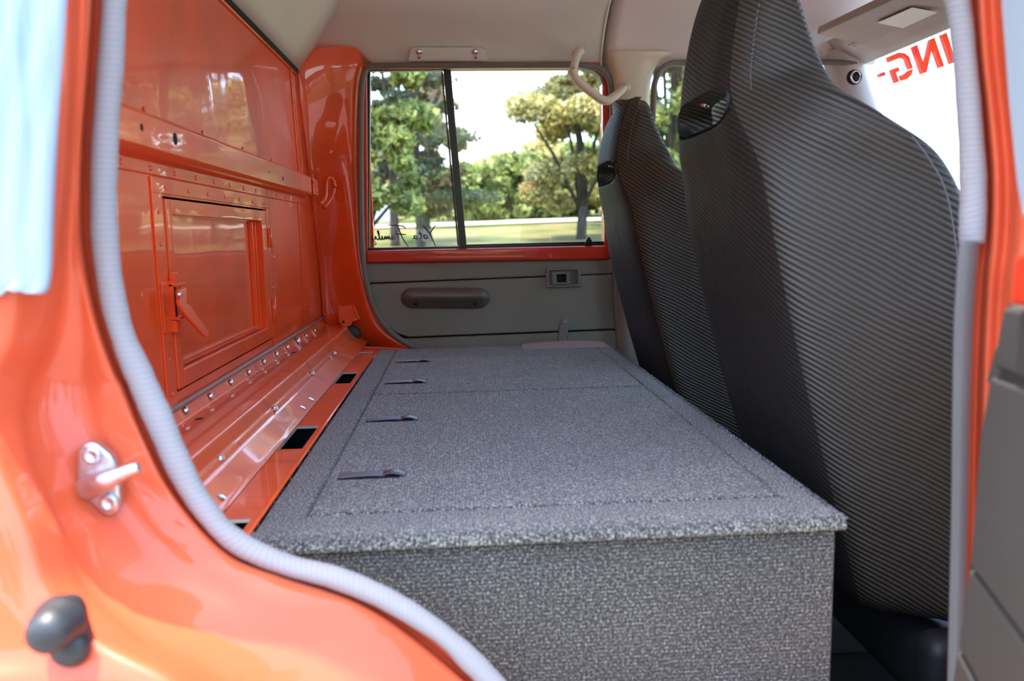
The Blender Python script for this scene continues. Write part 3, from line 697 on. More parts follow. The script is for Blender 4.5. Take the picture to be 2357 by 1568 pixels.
# ------------------------------------------------------------------ headliner / roof
P0 = [(2.425, .800), (2.412, .838), (2.385, .878), (2.335, .915), (2.26, .955), (2.13, .985), (1.9, 1.003), (1.61, 1.01)]
P1 = [(2 * YC - y, z) for y, z in P0[::-1]][1:]
pf = P0 + P1
def liner(name, x0, x1, nx, m, raise_rear=False):
    rows = []
    for x in np.linspace(x0, x1, nx):
        row = []
        for k, (y, z) in enumerate(pf):
            if raise_rear and k in (0, len(pf) - 1):
                u = np.clip((-.235 - x) / .03, 0, 1); z = .800 + .045 * u
            row.append((x, y, z))
        rows.append(row)
    o = grid(name, rows, m); return o
hl = liner('ceiling', -.43, .437, 40, M_liner, True); solid(hl, .004, 1); struct(hl); subs(hl, 1)
h2 = liner('ceiling_front', .443, 1.26, 24, M_liner2); struct(h2); solid(h2, .004, 1)
rb = tube('ceiling_seam', [(.440, y, z - .002 if 1 < y < 2.3 else z) for y, z in P0 for _ in (0,)], .005, plastic('brown_seam', (.20, .16, .13), .6), h2, 8, 40)
tube('seam_ridge', [(.430, y - (.002), z - .002) for y, z in P0], .004, M_liner, h2, 8, 40)
# slanted rear panel of the headliner that meets the bulkhead
rp = []
for u in np.linspace(0, 1, 8):
    x = XB + .004 + .135 * u; z = ZR + .002 + .215 * u - .05 * u * u * 0
    y1_ = 2.262 + .075 * u
    rp.append([(x, y, z + (.004 if j == 0 else 0)) for j, y in enumerate(np.linspace(YC * 2 - y1_, y1_, 12))])
grid('rear_panel', rp, M_liner, hl, True, thick=.004)
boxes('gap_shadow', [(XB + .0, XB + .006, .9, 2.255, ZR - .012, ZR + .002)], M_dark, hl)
roofm = boxes('roof', [(-.62, 1.30, .62, 2.62, 1.03, 1.06), (-.62, 1.3, 2.44, 2.62, .86, 1.03), (-.62, 1.3, .62, .80, .90, 1.03)], M_paint); struct(roofm)
# bulkhead top edge lip
tube('top_lip', [(XB + .003, y, ZR - .014) for y in np.linspace(.9, 2.255, 10)], .003, M_paint, bulk, 8)
# tie tab in the corner notch
tb = [U(701, 118, 'Y', 2.30), U(704, 112, 'Y', 2.31), U(708, 118, 'Y', 2.31), U(699, 139, 'Y', 2.28), U(695, 136, 'Y', 2.28)]
tab = prism('headliner_clip', tb, (0, .01, 0), M_handle, hl, .0005)
# screw plate above the window
fp = empty('blanking_plate', tuple(U(1028, 122, 'Y', 2.38)), 'beige moulded blanking plate with two screws above the far window', 'trim plate')
def HP(px, py, off=0): return UP(px, py, (0, .93, .36), (0, 2.386 + off, .846))
pl = [HP(*c) for c in [(938, 140), (944, 113), (952, 108), (1108, 108), (1116, 114), (1124, 140)]]
prism('plate', pl, (0, .012, .0), M_liner, fp, .0045)
for px, py in [(965, 119), (1095, 119)]:
    put(ME_screw, 'screw', HP(px, py, -.002), (0, -.93, -.36), fp, 1.1)
    q = HP(px, py + 14, -.0012); lathe('red_mark', [(.004, 0), (.003, .002), (.0001, .002)], M_pdoor, fp, 10, (0, -.93, -.36), tuple(q))
# grab handle
gh = empty('grab_handle', tuple(U(1385, 180, 'Y', 2.33)), 'tan moulded grab handle bent across the front corner of the far window', 'grab handle')
gp = [U(1330, 117, 'Y', 2.335), U(1329, 124, 'Y', 2.325), U(1322, 150, 'Y', 2.305), U(1320, 168, 'Y', 2.30), U(1331, 188, 'Y', 2.298), U(1358, 210, 'Y', 2.30), U(1384, 229, 'Y', 2.305), U(1400, 231, 'Y', 2.31), U(1414, 222, 'Y', 2.32), U(1434, 205, 'Y', 2.335), U(1439, 200, 'Y', 2.345)]
rr = [.010, .0115, .0115, .012, .0125, .0125, .0125, .0125, .012, .0115, .010]
rr = np.interp(np.linspace(0, 10, 50), range(11), rr)
tube('grip', gp, rr, M_handle, gh, 14, 50)
for px, py, y in [(1331, 121, 2.33), (1437, 203, 2.34)]:
    put(ME_screw, 'screw', U(px, py, 'Y', y - .012), (0, -1, -.15), gh, .75)
    q = U(px, py, 'Y', y + .02); lathe('mount', [(.013, -.03), (.014, 0), (.014, .03), (.0, .03)], M_handle, gh, 16, (0, 1, .1), tuple(q))

# ------------------------------------------------------------------ windscreen end
def wx(z): return 1.212 + (.80 - z) * .42
hdr = grid('windscreen_header', [[(1.10, y, .862), (1.14, y, .835), (1.19, y, .812), (1.220, y, .80), (1.24, y, .82)] for y in np.linspace(.82, 2.42, 10)], M_liner2, None, True, thick=.004); struct(hdr)
ap = []
for z in np.linspace(.84, -.1, 10):
    x = wx(z); y = ydoor(max(z, 0), 0) - .05
    ap.append([(x - .10, y + .05, z), (x - .085, y + .02, z), (x - .05, y, z), (x - .015, y - .004, z), (x + .01, y + .01, z), (x + .01, y + .08, z)])
apo = grid('wall_front_pillar', ap, M_liner2); struct(apo)
ap2 = [[(a, 2 * YC - b, c) for a, b, c in r] for r in ap]; o = grid('wall_front_pillar', ap2, M_liner2); struct(o)
ws = empty('windscreen', (1.3, YC, .2), 'windscreen glass at the front of the cab with red lettering along its top', 'windscreen')
f = [(wx(.12), .86, .12), (wx(.12), 2.405, .12), (wx(.82), 2.405, .82), (wx(.82), .86, .82)]; f = [np.array(q) for q in f]
hexa('pane', f + [q + (.005, 0, 0) for q in f], M_glass, ws, 0)
# block letters of the sunstrip, reading from outside
def glyph(ch):
    if ch == 'I': return [[(.0, 0), (.22, 0), (.22, 1), (0, 1)]], .34
    if ch == 'N': return [[(0, 0), (.20, 0), (.20, 1), (0, 1)], [(.20, 1), (.20, .62), (.52, 0), (.52, .38)], [(.52, 0), (.74, 0), (.74, 1), (.52, 1)]], .86
    if ch == 'K': return [[(0, 0), (.2, 0), (.2, 1), (0, 1)], [(.2, .42), (.5, 1), (.76, 1), (.34, .46)], [(.3, .58), (.52, 0), (.8, 0), (.42, .66)]], .90
    if ch == 'G': return [[(.72, .80), (.72, 1), (.26, 1), (.10, .90), (0, .72), (0, .3), (.2, .3), (.2, .7), (.30, .80)], [(0, .27), (.12, .08), (.28, 0), (.52, 0), (.52, .2), (.34, .2), (.22, .27)], [(.55, 0), (.76, 0), (.76, .52), (.42, .52), (.42, .36), (.55, .36)]], .90
    return [[(0, .40), (.30, .40), (.30, .54), (0, .54)]], .45
lt2 = empty('sunstrip_lettering', (1.25, 2.1, .74), 'red block capitals "KING -" on the windscreen top, seen reversed', 'lettering')
s = .150; yy = None
word = 'KING-'; adv = [glyph(c)[1] for c in word]; total = sum(adv) * s + .02
# outside reading runs from the driver's side to the far side (+Y)
yst = 2.392 - total
for i, ch in enumerate(word):
    V, Fc = [], []
    for poly in glyph(ch)[0]:
        k = len(V); n_ = len(poly)
        for q in range(2):
            for (a, b) in poly:
                z = .722 + b * .070; V.append((wx(z) + .0052 + q * .0006, yst + a * s + .01, z))
        Fc += [tuple(range(k, k + n_)), tuple(range(k + n_, k + 2 * n_))[::-1]] + [(k + j, k + (j + 1) % n_, k + n_ + (j + 1) % n_, k + n_ + j) for j in range(n_)]
    yst += glyph(ch)[1] * s
    o = obj('letter', V, Fc, M_redtext); P_(o, lt2)
# sun visor
sv = empty('sun_visor', (1.1, 2.0, .85), 'folded mauve-beige sun visor with a white label above the windscreen', 'sun visor')
XR, XF2 = .985, 1.145
vq = [U(1879, 80, 'X', XR), U(2110, -27, 'X', XR), U(2260, -10, 'X', XF2), U(1990, 104, 'X', XF2)]
nv = np.cross(vq[1] - vq[0], vq[3] - vq[0]); nv /= np.linalg.norm(nv)
if nv[2] < 0: nv = -nv
hexa('visor_board', vq + [q + nv * .022 for q in vq], plastic('mauve_visor', (.45, .37, .36), .6, 500, .3), sv, .006)
lab = [UP(*c, nv, vq[0] - nv * .0008) for c in [(2019, 52), (2099, 17), (2158, 28), (2078, 64)]]
hexa('label', lab + [q - nv * .0008 for q in lab], mat('white_label', (.92, .93, .94), .5), sv, 0)
# clip beside the visor
vc = empty('visor_clip', tuple(U(1968, 103, 'X', 1.14)), 'small brown clip with screw beside the sun visor', 'clip')
tube('arm', [U(1955, 106, 'X', 1.14), U(1966, 100, 'X', 1.135), U(1985, 96, 'X', 1.14), U(1995, 92, 'X', 1.15)], .006, M_liner2, vc, 8, 14)
put(ME_screw, 'screw', U(1967, 107, 'X', 1.13), (-1, 0, -.3), vc, .6)
ch_ = empty('pillar_catch', tuple(U(1968, 178, 'Y', 2.31)), 'black oval catch with a chrome ring on the far front pillar', 'catch')
cq = U(1966, 178, 'Y', 2.315)
lathe('base', [(.022, 0), (.020, .006), (.0001, .006)], M_black, ch_, 20, (-.3, -1, 0), tuple(cq))
tube('ring', [cq + np.array((math.cos(a) * .013, -.009, math.sin(a) * .016)) for a in np.linspace(0, 2 * math.pi, 16)], .0025, M_zinc, ch_, 8)
# dashboard and near side of the cab (mostly hidden)
db = box('dashboard', 1.08, 1.55, .86, 2.38, -.2, .09, M_greytrim, None, .05, 4); tag(db, 'grey dashboard under the windscreen, hidden by the seats', 'dashboard')
ns = boxes('wall_near', [(.53, 1.4, .74, .80, -.5, .27), (.53, .60, .74, .80, .27, .80), (1.2, 1.3, .74, .84, .27, .84), (-.6, 1.3, .72, .82, .80, .95), (-.62, -.43, .70, .76, -.5, 1.0)], M_paint); struct(ns)
box('pane', .60, 1.2, .76, .764, .27, .80, M_glass, ns, 0)
sill = boxes('floor_sill', [(-.43, .53, .74, .80, -.5, -.21)], M_paint); struct(sill)

# ================================================================== NEAR DOOR OPENING
sin = [(296, -820), (295, -600), (294, -400), (293, -220), (292, -60), (290, 0), (283, 150), (272, 300), (268, 450), (272, 560), (287, 680), (310, 770), (350, 853), (388, 937), (426, 1029), (461, 1106), (503, 1171), (541, 1213), (590, 1244), (667, 1279), (773, 1305), (880, 1347), (1000, 1419), (1100, 1500), (1165, 1568), (1240, 1660)]
sou = [(242, -820), (241, -600), (240, -400), (239, -220), (238, -60), (236, 0), (226, 150), (214, 300), (209, 450), (212, 560), (230, 680), (254, 770), (287, 862), (322, 944), (362, 1034), (402, 1116), (446, 1180), (490, 1232), (556, 1284), (675, 1328), (773, 1356), (880, 1402), (1000, 1474), (1060, 1535), (1092, 1568), (1160, 1650)]
YS = .72
def near_seal(name, pin, pout, m, n=140, dpt=.011):
    a = cr([U(*p, 'Y', YS) for p in pin], n); b = cr([U(*p, 'Y', YS) for p in pout], n); rows = []
    for i in range(n):
        c_ = (a[i] + b[i]) / 2; h_ = (a[i] - b[i]) / 2
        wob = 1 + .03 * math.sin(i * .8) + .02 * math.sin(i * 2.1)
        rows.append([c_ + h_ * math.cos(t) * wob + np.array((0, -dpt * math.sin(t), 0)) for t in np.linspace(0, 2 * math.pi, 14, endpoint=False)])
    return grid(name, rows, m, None, True, True, caps=True), b
s1, outer = near_seal('door_seal', sin, sou, M_seal)
tag(s1, 'thick pale grey fabric edge seal sweeping round the near door opening', 'door seal')
rin = [(2144, -820), (2152, -600), (2160, -400), (2168, -220), (2176, -60), (2178, 0), (2190, 67), (2203, 214), (2211, 375), (2212, 470), (2210, 560)]
rou = [(2196, -820), (2204, -600), (2212, -400), (2220, -220), (2228, -60), (2229, 0), (2237, 67), (2251, 214), (2265, 375), (2268, 450), (2264, 560)]
s2, router = near_seal('door_seal', rin, rou, M_seal, 70)
tag(s2, 'pale grey fabric seal down the near pillar beside the big seat', 'door seal')
# jamb surface
C0 = [(242, -820), (241, -600), (240, -400), (239, -220), (238, -60), (226, 150), (214, 300), (209, 450), (212, 560), (232, 680), (262, 790), (302, 895), (350, 1010), (427, 1152), (549, 1280), (675, 1328), (880, 1402), (1092, 1568), (1160, 1650)]
C4 = [(177, -820), (176, -600), (175, -400), (174, -220), (173, -60), (168, 150), (160, 300), (151, 450), (143, 560), (132, 680), (110, 790), (76, 870), (62, 970), (92, 1090), (150, 1220), (200, 1350), (320, 1462), (500, 1575), (560, 1720)]
n = 190
c0 = cr(C0, n); c4 = cr(C4, n)
rows = []
prev = None
for i in range(n):
    a, b = c0[i], c4[i]; f = max(0, (i / (n - 1) * 18 - 4) / 14); d = b - a; ln = np.linalg.norm(d); d /= ln
    ylow = .085 * max(0, (f - .50) / .50)                # the sill swells outwards below
    sh_ = max(0, min(1, (f - .30) / .2)) * max(0, min(1, (1 - f) / .25))
    row = [U(*(a + d * -18), 'Y', .735), U(*a, 'Y', .733), U(*(a + d * 8), 'Y', .738), U(*(a + d * 16), 'Y', .735), U(*(a + d * 24), 'Y', .716),
           U(*(a + d * min(34, ln * .5)), 'Y', .711)]
    for u, yy_ in ((.28, .710), (.35, .709), (.42, .7085), (.5, .708), (.58, .708), (.68, .708), (.82, .706), (.92, .700), (1.0, .690)):
        yv = yy_ - ylow * u + .010 * sh_ * math.exp(-((u - .5) / .2) ** 2)
        if u * ln > 40 or u >= .68: row.append(U(*(a + d * ln * u), 'Y', yv))
        else: row.append(U(*(a + d * (34 + (ln - 34) * u * .3)), 'Y', yv))
    for e_, yy_ in ((12, .681), (28, .672), (48, .664), (70, .654), (90, .646), (120, .641), (300, .640), (900, .640)):
        row.append(U(*(b + d * e_), 'Y', yy_ - ylow))
    out = []
    for q in row:                        # shallow pressed recess beside the striker
        dq = M.T @ (np.array(q) - CAM); qx, qy = CX + F * dq[0] / dq[2], CY + F * dq[1] / dq[2]; dm = 1e9
        for (ax, ay), (bx_, by) in zip([(272, 905), (292, 1000), (338, 1110)], [(292, 1000), (338, 1110), (405, 1205)]):
            vx, vy = bx_ - ax, by - ay; tt = max(0, min(1, ((qx - ax) * vx + (qy - ay) * vy) / (vx * vx + vy * vy)))
            dm = min(dm, math.hypot(qx - ax - vx * tt, qy - ay - vy * tt))
        k_ = max(0, min(1, (34 - dm) / 14)); q = np.array(q); q[1] += .0045 * k_ * k_ * (3 - 2 * k_); out.append(q)
    rows.append(out)
jm = grid('wall_near_jamb', rows, M_jamb); subs(jm, 1); struct(jm)
# right jamb (near B pillar)
PR = [(2199, -820), (2207, -600), (2215, -400), (2223, -220), (2231, -60), (2241, 120), (2254, 241), (2268, 402), (2265, 548), (2254, 646), (2246, 800), (2240, 1000), (2236, 1198), (2228, 1433), (2222, 1650)]
pr = cr(PR, 56); rows = []
for i, a in enumerate(pr):
    rows.append([U(a[0] + dx, a[1], 'Y', y) for dx, y in ((-14, .737), (0, .735), (6, .737), (12, .722), (20, .712), (30, .708), (48, .712), (56, .708), (64, .690), (80, .672), (110, .668), (200, .668))])
jr = grid('wall_near_pillar', rows, M_jamb); subs(jr, 1); struct(jr)
# grey lower pillar trim
TI = [(2204, 553), (2198, 600), (2193, 680), (2189, 765), (2186, 1000), (2184, 1200), (2176, 1568), (2174, 1660)]
TO = [(2263, 555), (2258, 610), (2253, 680), (2247, 790), (2240, 1000), (2236, 1200), (2228, 1568), (2226, 1660)]
ti = cr([U(*p, 'Y', .700) for p in TI], 40); to = cr([U(*p, 'Y', .706) for p in TO], 40)
rows = [[a * .5 + b * .5 + (0, .012, .0) for _ in range(8)] for a, b in [(ti[0], to[0])]]
for a, b in zip(ti, to):
    rows.append([a + (.016, .018, 0), a + (.006, .006, 0), a + (.001, .0, 0), a * .78 + b * .22 + (0, -.004, 0), a * .4 + b * .6 + (0, -.004, 0), b + (-.002, .0, 0), b + (0, .008, 0), b + (0, .02, 0)])
pt = grid('pillar_trim', rows, M_greytrim); subs(pt, 1)
tag(pt, 'smooth grey plastic lower trim on the near pillar between seat and open door', 'pillar trim')
# striker
st = empty('door_striker', tuple(U(225, 1105, 'Y', .70)), 'bright zinc door striker with pin bolted to the near jamb', 'door striker')
SY = .687
pol = [(176, 1062), (178, 1040), (188, 1024), (205, 1018), (222, 1024), (252, 1048), (262, 1066), (272, 1100), (275, 1160), (268, 1180), (250, 1192), (238, 1187), (196, 1150), (176, 1112)]
prism('plate', [U(*c, 'Y', SY) for c in pol], (0, .012, 0), M_cast, st, .003)
for px, py in [(213, 1048), (252, 1156)]:
    q = U(px, py, 'Y', SY - .001); lathe('screw', [(.0078, .001), (.0078, -.002), (.006, -.0035), (.0045, -.0035), (.003, -.0015), (.0001, -.0015)], M_cast, st, 20, (0, 1, 0), tuple(q))
tube('pin', [U(205, 1122, 'Y', SY - .002), U(222, 1114, 'Y', SY - .010), U(245, 1105, 'Y', SY - .016), U(275, 1092, 'Y', SY - .018), U(305, 1080, 'Y', SY - .018), U(319, 1075, 'Y', SY - .018)],
     np.interp(np.linspace(0, 5, 24), range(6), [.011, .0105, .009, .0065, .0055, .004]), M_cast, st, 14, 24)
# door switch
sw = empty('door_light_switch', tuple(U(145, 1450, 'Y', .66)), 'dark grey rubber door switch boot at the bottom of the near jamb', 'door switch')
def swp(px, py, y): return U(px, py, 'Y', y)
YW = .573
pol = [(126, 1386), (150, 1380), (172, 1388), (184, 1410), (190, 1440), (201, 1478), (198, 1502), (182, 1516), (160, 1522), (138, 1514), (124, 1494), (116, 1460), (112, 1410)]
prism('base', [swp(*c, YW) for c in pol], (0, .014, 0), M_rubber, sw, .004)
q = swp(140, 1428, YW); lathe('boot', [(.0001, -.030), (.008, -.029), (.0135, -.024), (.0165, -.015), (.0165, -.008), (.0185, -.004), (.0185, .002)], M_rubber, sw, 26, (0, 1, 0), tuple(q))
q = swp(160, 1492, YW); lathe('cap', [(.0001, -.008), (.010, -.007), (.0135, -.003), (.0145, .002)], M_rubber, sw, 24, (0, 1, 0), tuple(q))
# pale blue film
mf = mat('pale_blue_sheet', (.55, .78, .95), .35, 0, .3)
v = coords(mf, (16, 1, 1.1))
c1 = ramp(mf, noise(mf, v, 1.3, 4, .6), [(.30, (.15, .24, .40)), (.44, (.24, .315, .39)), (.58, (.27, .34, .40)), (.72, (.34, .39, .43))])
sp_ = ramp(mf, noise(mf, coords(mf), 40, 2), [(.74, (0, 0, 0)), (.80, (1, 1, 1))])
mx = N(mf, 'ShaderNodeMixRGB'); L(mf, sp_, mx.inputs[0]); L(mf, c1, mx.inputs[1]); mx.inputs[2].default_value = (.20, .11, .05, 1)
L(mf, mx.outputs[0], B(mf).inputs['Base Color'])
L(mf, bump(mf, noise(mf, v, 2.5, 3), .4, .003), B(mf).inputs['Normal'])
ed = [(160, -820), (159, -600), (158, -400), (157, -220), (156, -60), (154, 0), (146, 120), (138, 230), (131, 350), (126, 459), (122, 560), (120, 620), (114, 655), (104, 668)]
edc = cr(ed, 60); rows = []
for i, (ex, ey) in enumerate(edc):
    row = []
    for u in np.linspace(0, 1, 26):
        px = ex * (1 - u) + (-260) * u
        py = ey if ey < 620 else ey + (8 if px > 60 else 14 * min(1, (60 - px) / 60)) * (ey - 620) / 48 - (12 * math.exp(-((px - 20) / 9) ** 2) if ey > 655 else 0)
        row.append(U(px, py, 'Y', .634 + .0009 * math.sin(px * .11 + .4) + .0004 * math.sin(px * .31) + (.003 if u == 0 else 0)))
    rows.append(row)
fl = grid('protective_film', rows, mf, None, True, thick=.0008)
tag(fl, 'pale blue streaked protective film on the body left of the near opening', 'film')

# ------------------------------------------------------------------ open near door
OD0 = np.array((.425, .625, 0.0)); ODd = np.array((-.27, -.96, 0)); ODd /= np.linalg.norm(ODd); ODn = np.array((-ODd[1], ODd[0], 0)); ODn = ODn if ODn[0] < 0 else -ODn
def OD(px, py, off=0.0): return UP(px, py, ODn, OD0 + ODn * off)
od = empty('door_2', tuple(OD0 + (0, 0, -.3)), 'open near rear door with grey vinyl trim, at the right edge', kind='structure')
def odpoly(name, pts, off, th, m, b=.003):
    q = [OD(*c, off) for c in pts]; return prism(name, q, -ODn * th, m, od, b)
edge = [(2307, 703), (2294, 770), (2279, 853), (2254, 1000), (2245, 1113), (2230, 1305)]
odpoly('upper_trim', [(2307, 703), (2600, 760), (2600, 965), (2282, 848), (2294, 770)], .004, .02, M_olive2, .005)
odpoly('trim_groove', [(2290, 800), (2600, 900), (2600, 1000), (2270, 880)], -.002, .02, M_olive2, .001)
odpoly('main_trim', [(2277, 866), (2600, 985), (2600, 1790), (2349, 1462), (2231, 1303), (2245, 1113), (2254, 1000)], .004, .02, M_olive2, .004)
odpoly('lower_trim', [(2228, 1308), (2345, 1466), (2600, 1812), (2600, 2100), (2350, 1760), (2204, 1488), (2208, 1454)], .003, .02, M_olive2, .004)
odpoly('pocket', [(2200, 1497), (2250, 1590), (2350, 1780), (2180, 1780), (2190, 1568)], .003, .02, M_olive2, .004)
odpoly('door_shell', [(2322, 700), (2700, 800), (2700, 2000), (2196, 1900), (2215, 1500), (2262, 1000)], -.008, .03, M_dark, 0)
odpoly('belt_rail', [(2334, 592), (2346, 580), (2700, 560), (2700, 790), (2324, 700)], .012, .03, M_pdoor, .004)
odpoly('window_frame', [(2230, -760), (2297, -60), (2311, 107), (2321, 241), (2338, 420), (2352, 520), (2362, 590), (2700, 590), (2700, -760)], -.012, .02, M_jamb, .003)
fr2 = odpoly('window_sheet', [(2236, -740), (2299, -60), (2312, 107), (2322, 241), (2340, 420), (2354, 500), (2372, 490), (2700, 500), (2700, -740)], -.008, .003, mf, .001)  # thin pale blue sheet laid over the window area
fr2['label'] = 'pale blue sheet over the window of the open door'

# ================================================================== CARPETED BOX
X0, X1, Y0_, Y1_ = -.235, .418, .835, 2.285
bx = empty('carpeted_box', ((X0 + X1) / 2, 1.5, -.47), 'large grey ribbed-carpet storage box filling the rear of the cab', 'storage box')
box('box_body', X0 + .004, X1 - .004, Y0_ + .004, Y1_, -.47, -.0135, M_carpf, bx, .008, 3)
zt = 0.0; lx0, lx1 = -.184, .376; ym = 1.622; yl0, yl1 = .915, 2.10; gp_ = .0022
def softbox(name, x0, x1, y0, y1, z0, z1, m, b=.006, seg=3):
    nx, ny = max(2, int((x1 - x0) / .03)), max(2, int((y1 - y0) / .03)); 
    o = box(name, x0, x1, y0, y1, z0, z1, m, bx, b, seg); return o
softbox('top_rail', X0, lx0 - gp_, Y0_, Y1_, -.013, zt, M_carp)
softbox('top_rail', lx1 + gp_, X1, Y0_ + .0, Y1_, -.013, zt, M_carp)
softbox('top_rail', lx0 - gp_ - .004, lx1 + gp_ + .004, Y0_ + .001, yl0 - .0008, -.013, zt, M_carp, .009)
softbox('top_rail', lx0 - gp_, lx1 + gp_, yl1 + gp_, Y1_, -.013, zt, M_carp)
# rolled front edge
rows = []
for x in np.linspace(X0, X1 + .0015, 60):
    w_ = .0012 * math.sin(x * 40) + .0008 * math.sin(x * 93)
    rows.append([(x, Y0_ + .03, .0006), (x, Y0_ + .006, .0008), (x, Y0_ - .002, -.002), (x, Y0_ - .006 + w_, -.006), (x, Y0_ - .007 + w_, -.010), (x, Y0_ - .005, -.0135), (x, Y0_ + .004, -.0145)])
grid('front_roll', rows, M_carp, bx, True)
def lid(y0, y1, pulls, label):
    l = softbox('lid', lx0, lx1, y0, y1, -.016, zt + .0008, M_carp, .0045); l['label'] = label
    for yy in pulls:
        # recessed purple-grey strap slot
        s_ = boxes('pull_slot', [(-.170, -.088, yy - .0140, yy + .0140, zt + .0005, zt + .0016)], M_dark, bx, .0004)
        tube('pull_strap', [(-.168, yy, .0020), (-.155, yy, .0032), (-.125, yy, .0040), (-.108, yy, .0030)], .0115, M_strap, bx, 10, 20, .0018, flat=(0, 0, 1))
        tube('pull_tab', [(-.110, yy, .0035), (-.100, yy, .0058), (-.090, yy - .001, .0050), (-.080, yy - .001, .0015)], .0110, M_strap2, bx, 10, 16, .0015, flat=(0, 0, 1))
M_strap = plastic('grey_strap', (.13, .125, .15), .45, 300, .4); M_strap2 = plastic('purple_grey_tab', (.075, .06, .072), .3)
lid(yl0, ym - gp_, (1.058, 1.388), 'near carpeted lid with two pull slots'); lid(ym + gp_, yl1, (1.745, 2.038), 'far carpeted lid with two pull slots')
# loose carpet pile along the edges and over the top
g = np.random.default_rng(5); nf = 70000
t_ = g.random(nf); px_ = np.where(t_ < .72, g.uniform(X0, X1, nf), X1 + g.uniform(-.004, .003, nf)); py_ = g.uniform(Y0_ - .008, Y1_, nf) 
py_ = np.where((t_ > .85), Y0_ - .006 + g.uniform(0, .02, nf), py_); px_ = np.where(t_ > .85, g.uniform(X0, X1, nf), px_)
keep = ~((px_ > -.176) & (px_ < -.075) & (np.min(np.abs(py_[:, None] - np.array([1.058, 1.388, 1.745, 2.038])[None, :]), 1) < .016))
px_, py_, t_ = px_[keep], py_[keep], t_[keep]; nf = len(px_)
base = np.column_stack([px_, py_, np.where(t_ > .85, g.uniform(-.010, .001, nf), -.0005)])
dr = np.column_stack([g.normal(0, .5, nf) + (t_ > .72) * (t_ < .85) * .6, g.normal(0, .5, nf) - (t_ > .85) * 1.0, np.abs(g.normal(.6, .3, nf))]); dr /= np.linalg.norm(dr, axis=1)[:, None]
ln_ = g.uniform(.0012, .0032, nf)[:, None]; sd = np.cross(dr, g.normal(size=(nf, 3))); sd /= np.linalg.norm(sd, axis=1)[:, None]
V = np.stack([base - sd * .00045, base + sd * .00045, base + dr * ln_], 1).reshape(-1, 3)
me = bpy.data.meshes.new('carpet_pile'); me.vertices.add(3 * nf); me.vertices.foreach_set('co', V.ravel()); me.loops.add(3 * nf); me.loops.foreach_set('vertex_index', np.arange(3 * nf))
me.polygons.add(nf); me.polygons.foreach_set('loop_start', np.arange(0, 3 * nf, 3)); me.update(calc_edges=True)
mpile = mat('carpet_fibre', (.2, .2, .22), .9)
L(mpile, ramp(mpile, N(mpile, 'ShaderNodeNewGeometry').outputs['Random Per Island'], [(.3, (.05, .052, .06)), (.6, (.16, .165, .18)), (.95, (.48, .48, .47))]), B(mpile).inputs['Base Color'])
me.materials.append(mpile); o = bpy.data.objects.new('carpet_pile', me); COL.objects.link(o); P_(o, bx); o['kind'] = 'stuff'
# raised far lip with frayed edge, pinkish light put into its tan
rows = []
for x in np.linspace(.17, .41, 30):
    h = .007 * math.sin(math.pi * (x - .17) / .24) ** .7 if .1705 < x < .4095 else 0
    rows.append([(x, 2.20, 0.0005), (x, 2.25, .002 + h * .6), (x, 2.285, h + .002 + .001 * math.sin(x * 160)), (x, 2.30, h + .001), (x, 2.305, -.02)])
grid('raised_edge', rows, plastic('lit_tan_carpet_edge', (.26, .20, .18), .9, 400, .8), bx, True)

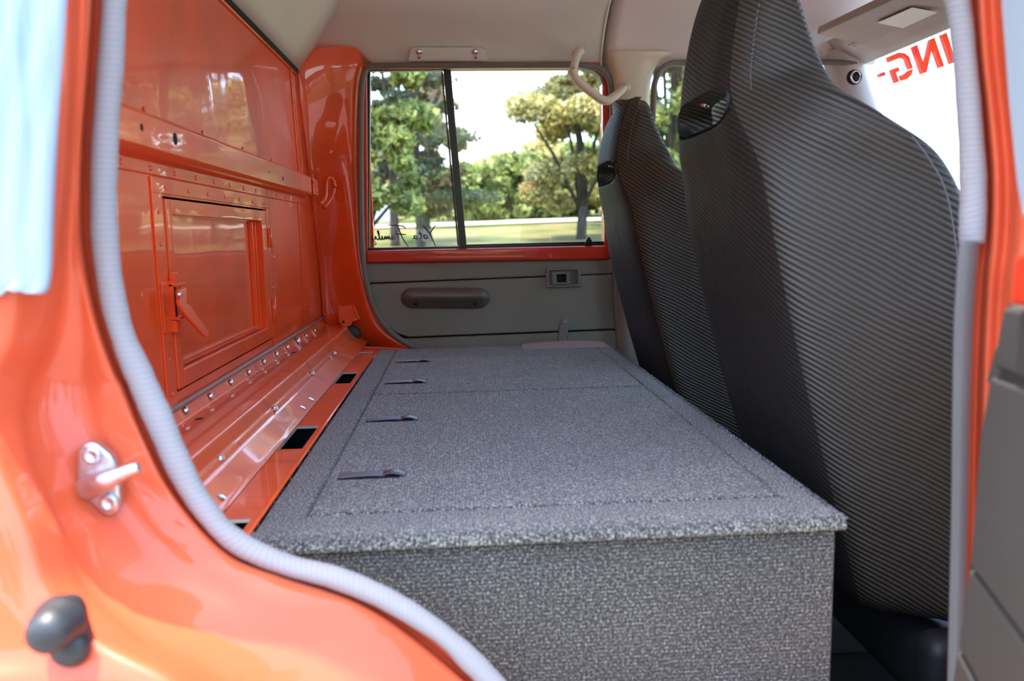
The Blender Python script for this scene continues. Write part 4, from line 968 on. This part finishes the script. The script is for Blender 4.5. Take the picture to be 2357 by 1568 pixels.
# ================================================================== SEATS
def seat(yc, dz, label, hs=1.0):
    root = empty('bucket_seat', (.6, yc, -.40 + dz), label, 'seat', 'black bucket seats in the front row')
    # Z, xb, Wb, Wm, xf, Wf, r   (half widths; xb rear face, xf front edge)
    ST = [(.725, .425, .055, .058, .440, .058), (.712, .405, .088, .095, .444, .095), (.685, .390, .112, .120, .446, .122), (.640, .376, .128, .138, .450, .142),
          (.585, .366, .133, .146, .464, .152), (.545, .361, .135, .149, .478, .158), (.520, .359, .136, .154, .487, .168), (.500, .359, .140, .176, .480, .206), (.478, .361, .152, .208, .500, .238),
          (.452, .366, .170, .234, .530, .254), (.425, .374, .186, .240, .572, .262), (.398, .382, .196, .232, .592, .266), (.360, .388, .203, .232, .612, .270), (.30, .398, .206, .234, .626, .272), (.20, .422, .207, .234, .640, .272),
          (.10, .447, .207, .233, .650, .270), (0.0, .476, .205, .230, .660, .266), (-.10, .506, .200, .225, .675, .262), (-.18, .530, .196, .220, .690, .258), (-.235, .548, .190, .214, .700, .250)]
    ST = [((.52 + (q[0] - .52) * hs) if q[0] > .52 else q[0],) + q[1:] for q in ST]
    rows = []
    for z, xb, Wb, Wm, xf, Wf in ST:
        xm = xb + (xf - xb) * .5
        cc = .062 + (max(0, xf - xb - .034) - .062) * math.exp(-((z - .505) / .045) ** 2)
        half = [(0, xb - .004), (Wb * .55, xb - .003), (max(Wb - .050, Wb * .66), xb), (max(Wb - .017, Wb * .86), xb + .007), (Wb + .003, xb + .030), (Wm, xm), (Wf - .004, xf - .028), (Wf, xf - .008), (Wf - .012, xf + .006), (Wf - .050, xf - .004), (Wf * .62, xf - cc * .9), (0, xf - cc)]
        ring = [(-w, x) for w, x in half] + [(w, x) for w, x in half[-2:0:-1]]
        rows.append([(x, yc + w, z + dz - (.008 if j in (7, 8) else 0)) for j, (w, x) in enumerate(ring)])
    o = grid('backrest', rows, M_vside, None, True, True, caps=True)
    o.data.materials.append(M_vback)
    for fi, p in enumerate(o.data.polygons):
        if fi % 22 in (0, 1, 2, 19, 20, 21): p.material_index = 1
    import bmesh
    bb = bmesh.new(); bb.from_mesh(o.data); bmesh.ops.recalc_face_normals(bb, faces=bb.faces); bb.to_mesh(o.data); bb.free()
    subs(o, 2)
    # head opening
    zc = .492 + dz
    pts = []
    for a in np.linspace(0, 2 * math.pi, 28, endpoint=False):
        ca, sa = math.cos(a), math.sin(a); pts.append((.25, yc + .122 * math.copysign(abs(ca) ** .5, ca), zc + .027 * math.copysign(abs(sa) ** .75, sa)))
    cut_ = prism('cut', [(x, y, z) for x, y, z in pts], (.40, 0, -.02), None, None, 0)
    bo = o.modifiers.new('opening', 'BOOLEAN'); bo.object = cut_; bo.operation = 'DIFFERENCE'; bo.solver = 'EXACT'
    dg = bpy.context.evaluated_depsgraph_get(); me = bpy.data.meshes.new_from_object(o.evaluated_get(dg)); o.modifiers.clear(); o.data = me; o.data.name = 'backrest'
    bpy.data.objects.remove(cut_, do_unlink=True)
    P_(o, root)
    # opening liner
    ring2 = [[(x + dx, y, z) for x, y, z in pts] for dx in (.113, .120, .128, .134)]
    V = [[(a[0] + 0, yc + (a[1] - yc) * 1.0, a[2]) for a in r] for r in ring2]
    grid('opening_liner', [r + r[:1] for r in V], M_black, root, True)
    put(ME_screw, 'screw', (.385, yc + .045, zc + .018), (-.4, 0, -1), root, .9)
    # stitched seam between rear shell and bolster
    def seam(name, js, m, r, sg):
        path = []
        for (z, xb, Wb, Wm, xf, Wf) in ST[js[0]:js[1]]:
            path.append((xf - .030, yc + sg * (Wf - .001 + .002), z + dz))
        return tube(name, path, r, m, root, 6, 60)
    for sg in (-1, 1):
        seam('piping', (10, 19), M_thread, .0009, sg)
        # stitches down the head bolster
        for off, dn in ((-.055, .0), (-.012, .0)):
            path = [np.array((xf + off if off > -.03 else xb + .030, yc + sg * ((Wf if off > -.03 else Wb) + .004), z + dz)) for (z, xb, Wb, Wm, xf, Wf) in ST[2:8]]
            pc = cr(path, 34)
            V, Fc = [], []
            for i in range(0, 33):
                a, b = pc[i], pc[i] * .45 + pc[i + 1] * .55; k = len(V)
                for q in (a, b):
                    for (dx, dy_) in ((-.0011, 0), (0, sg * .0014), (.0011, 0)): V.append(q + (dx, dy_, 0))
                Fc += [(k, k + 1, k + 4, k + 3), (k + 1, k + 2, k + 5, k + 4)]
            st_ = obj('stitching', V, Fc, M_thread); P_(st_, root); st_['kind'] = 'stuff'
    # seat cushion, side bolsters and rails
    box('cushion', .62, 1.08, yc - .21, yc + .21, -.36 + dz, -.24 + dz, M_black, root, .035, 4)
    for sg in (-1, 1): box('cushion_bolster', .60, 1.06, yc + sg * .235 - .03, yc + sg * .235 + .03, -.36 + dz, -.22 + dz, M_black, root, .025, 4)
    for sg in (-1, 1): box('rail', .60, 1.05, yc + sg * .17 - .015, yc + sg * .17 + .015, -.47, -.36 + dz, M_zinc, root, .004)
    return root
seat(1.21, 0.0, 'large near black ribbed-vinyl bucket seat beside the open door')
seat(1.985, -.028, 'far black bucket seat beside the tan pillar and far window', .70)
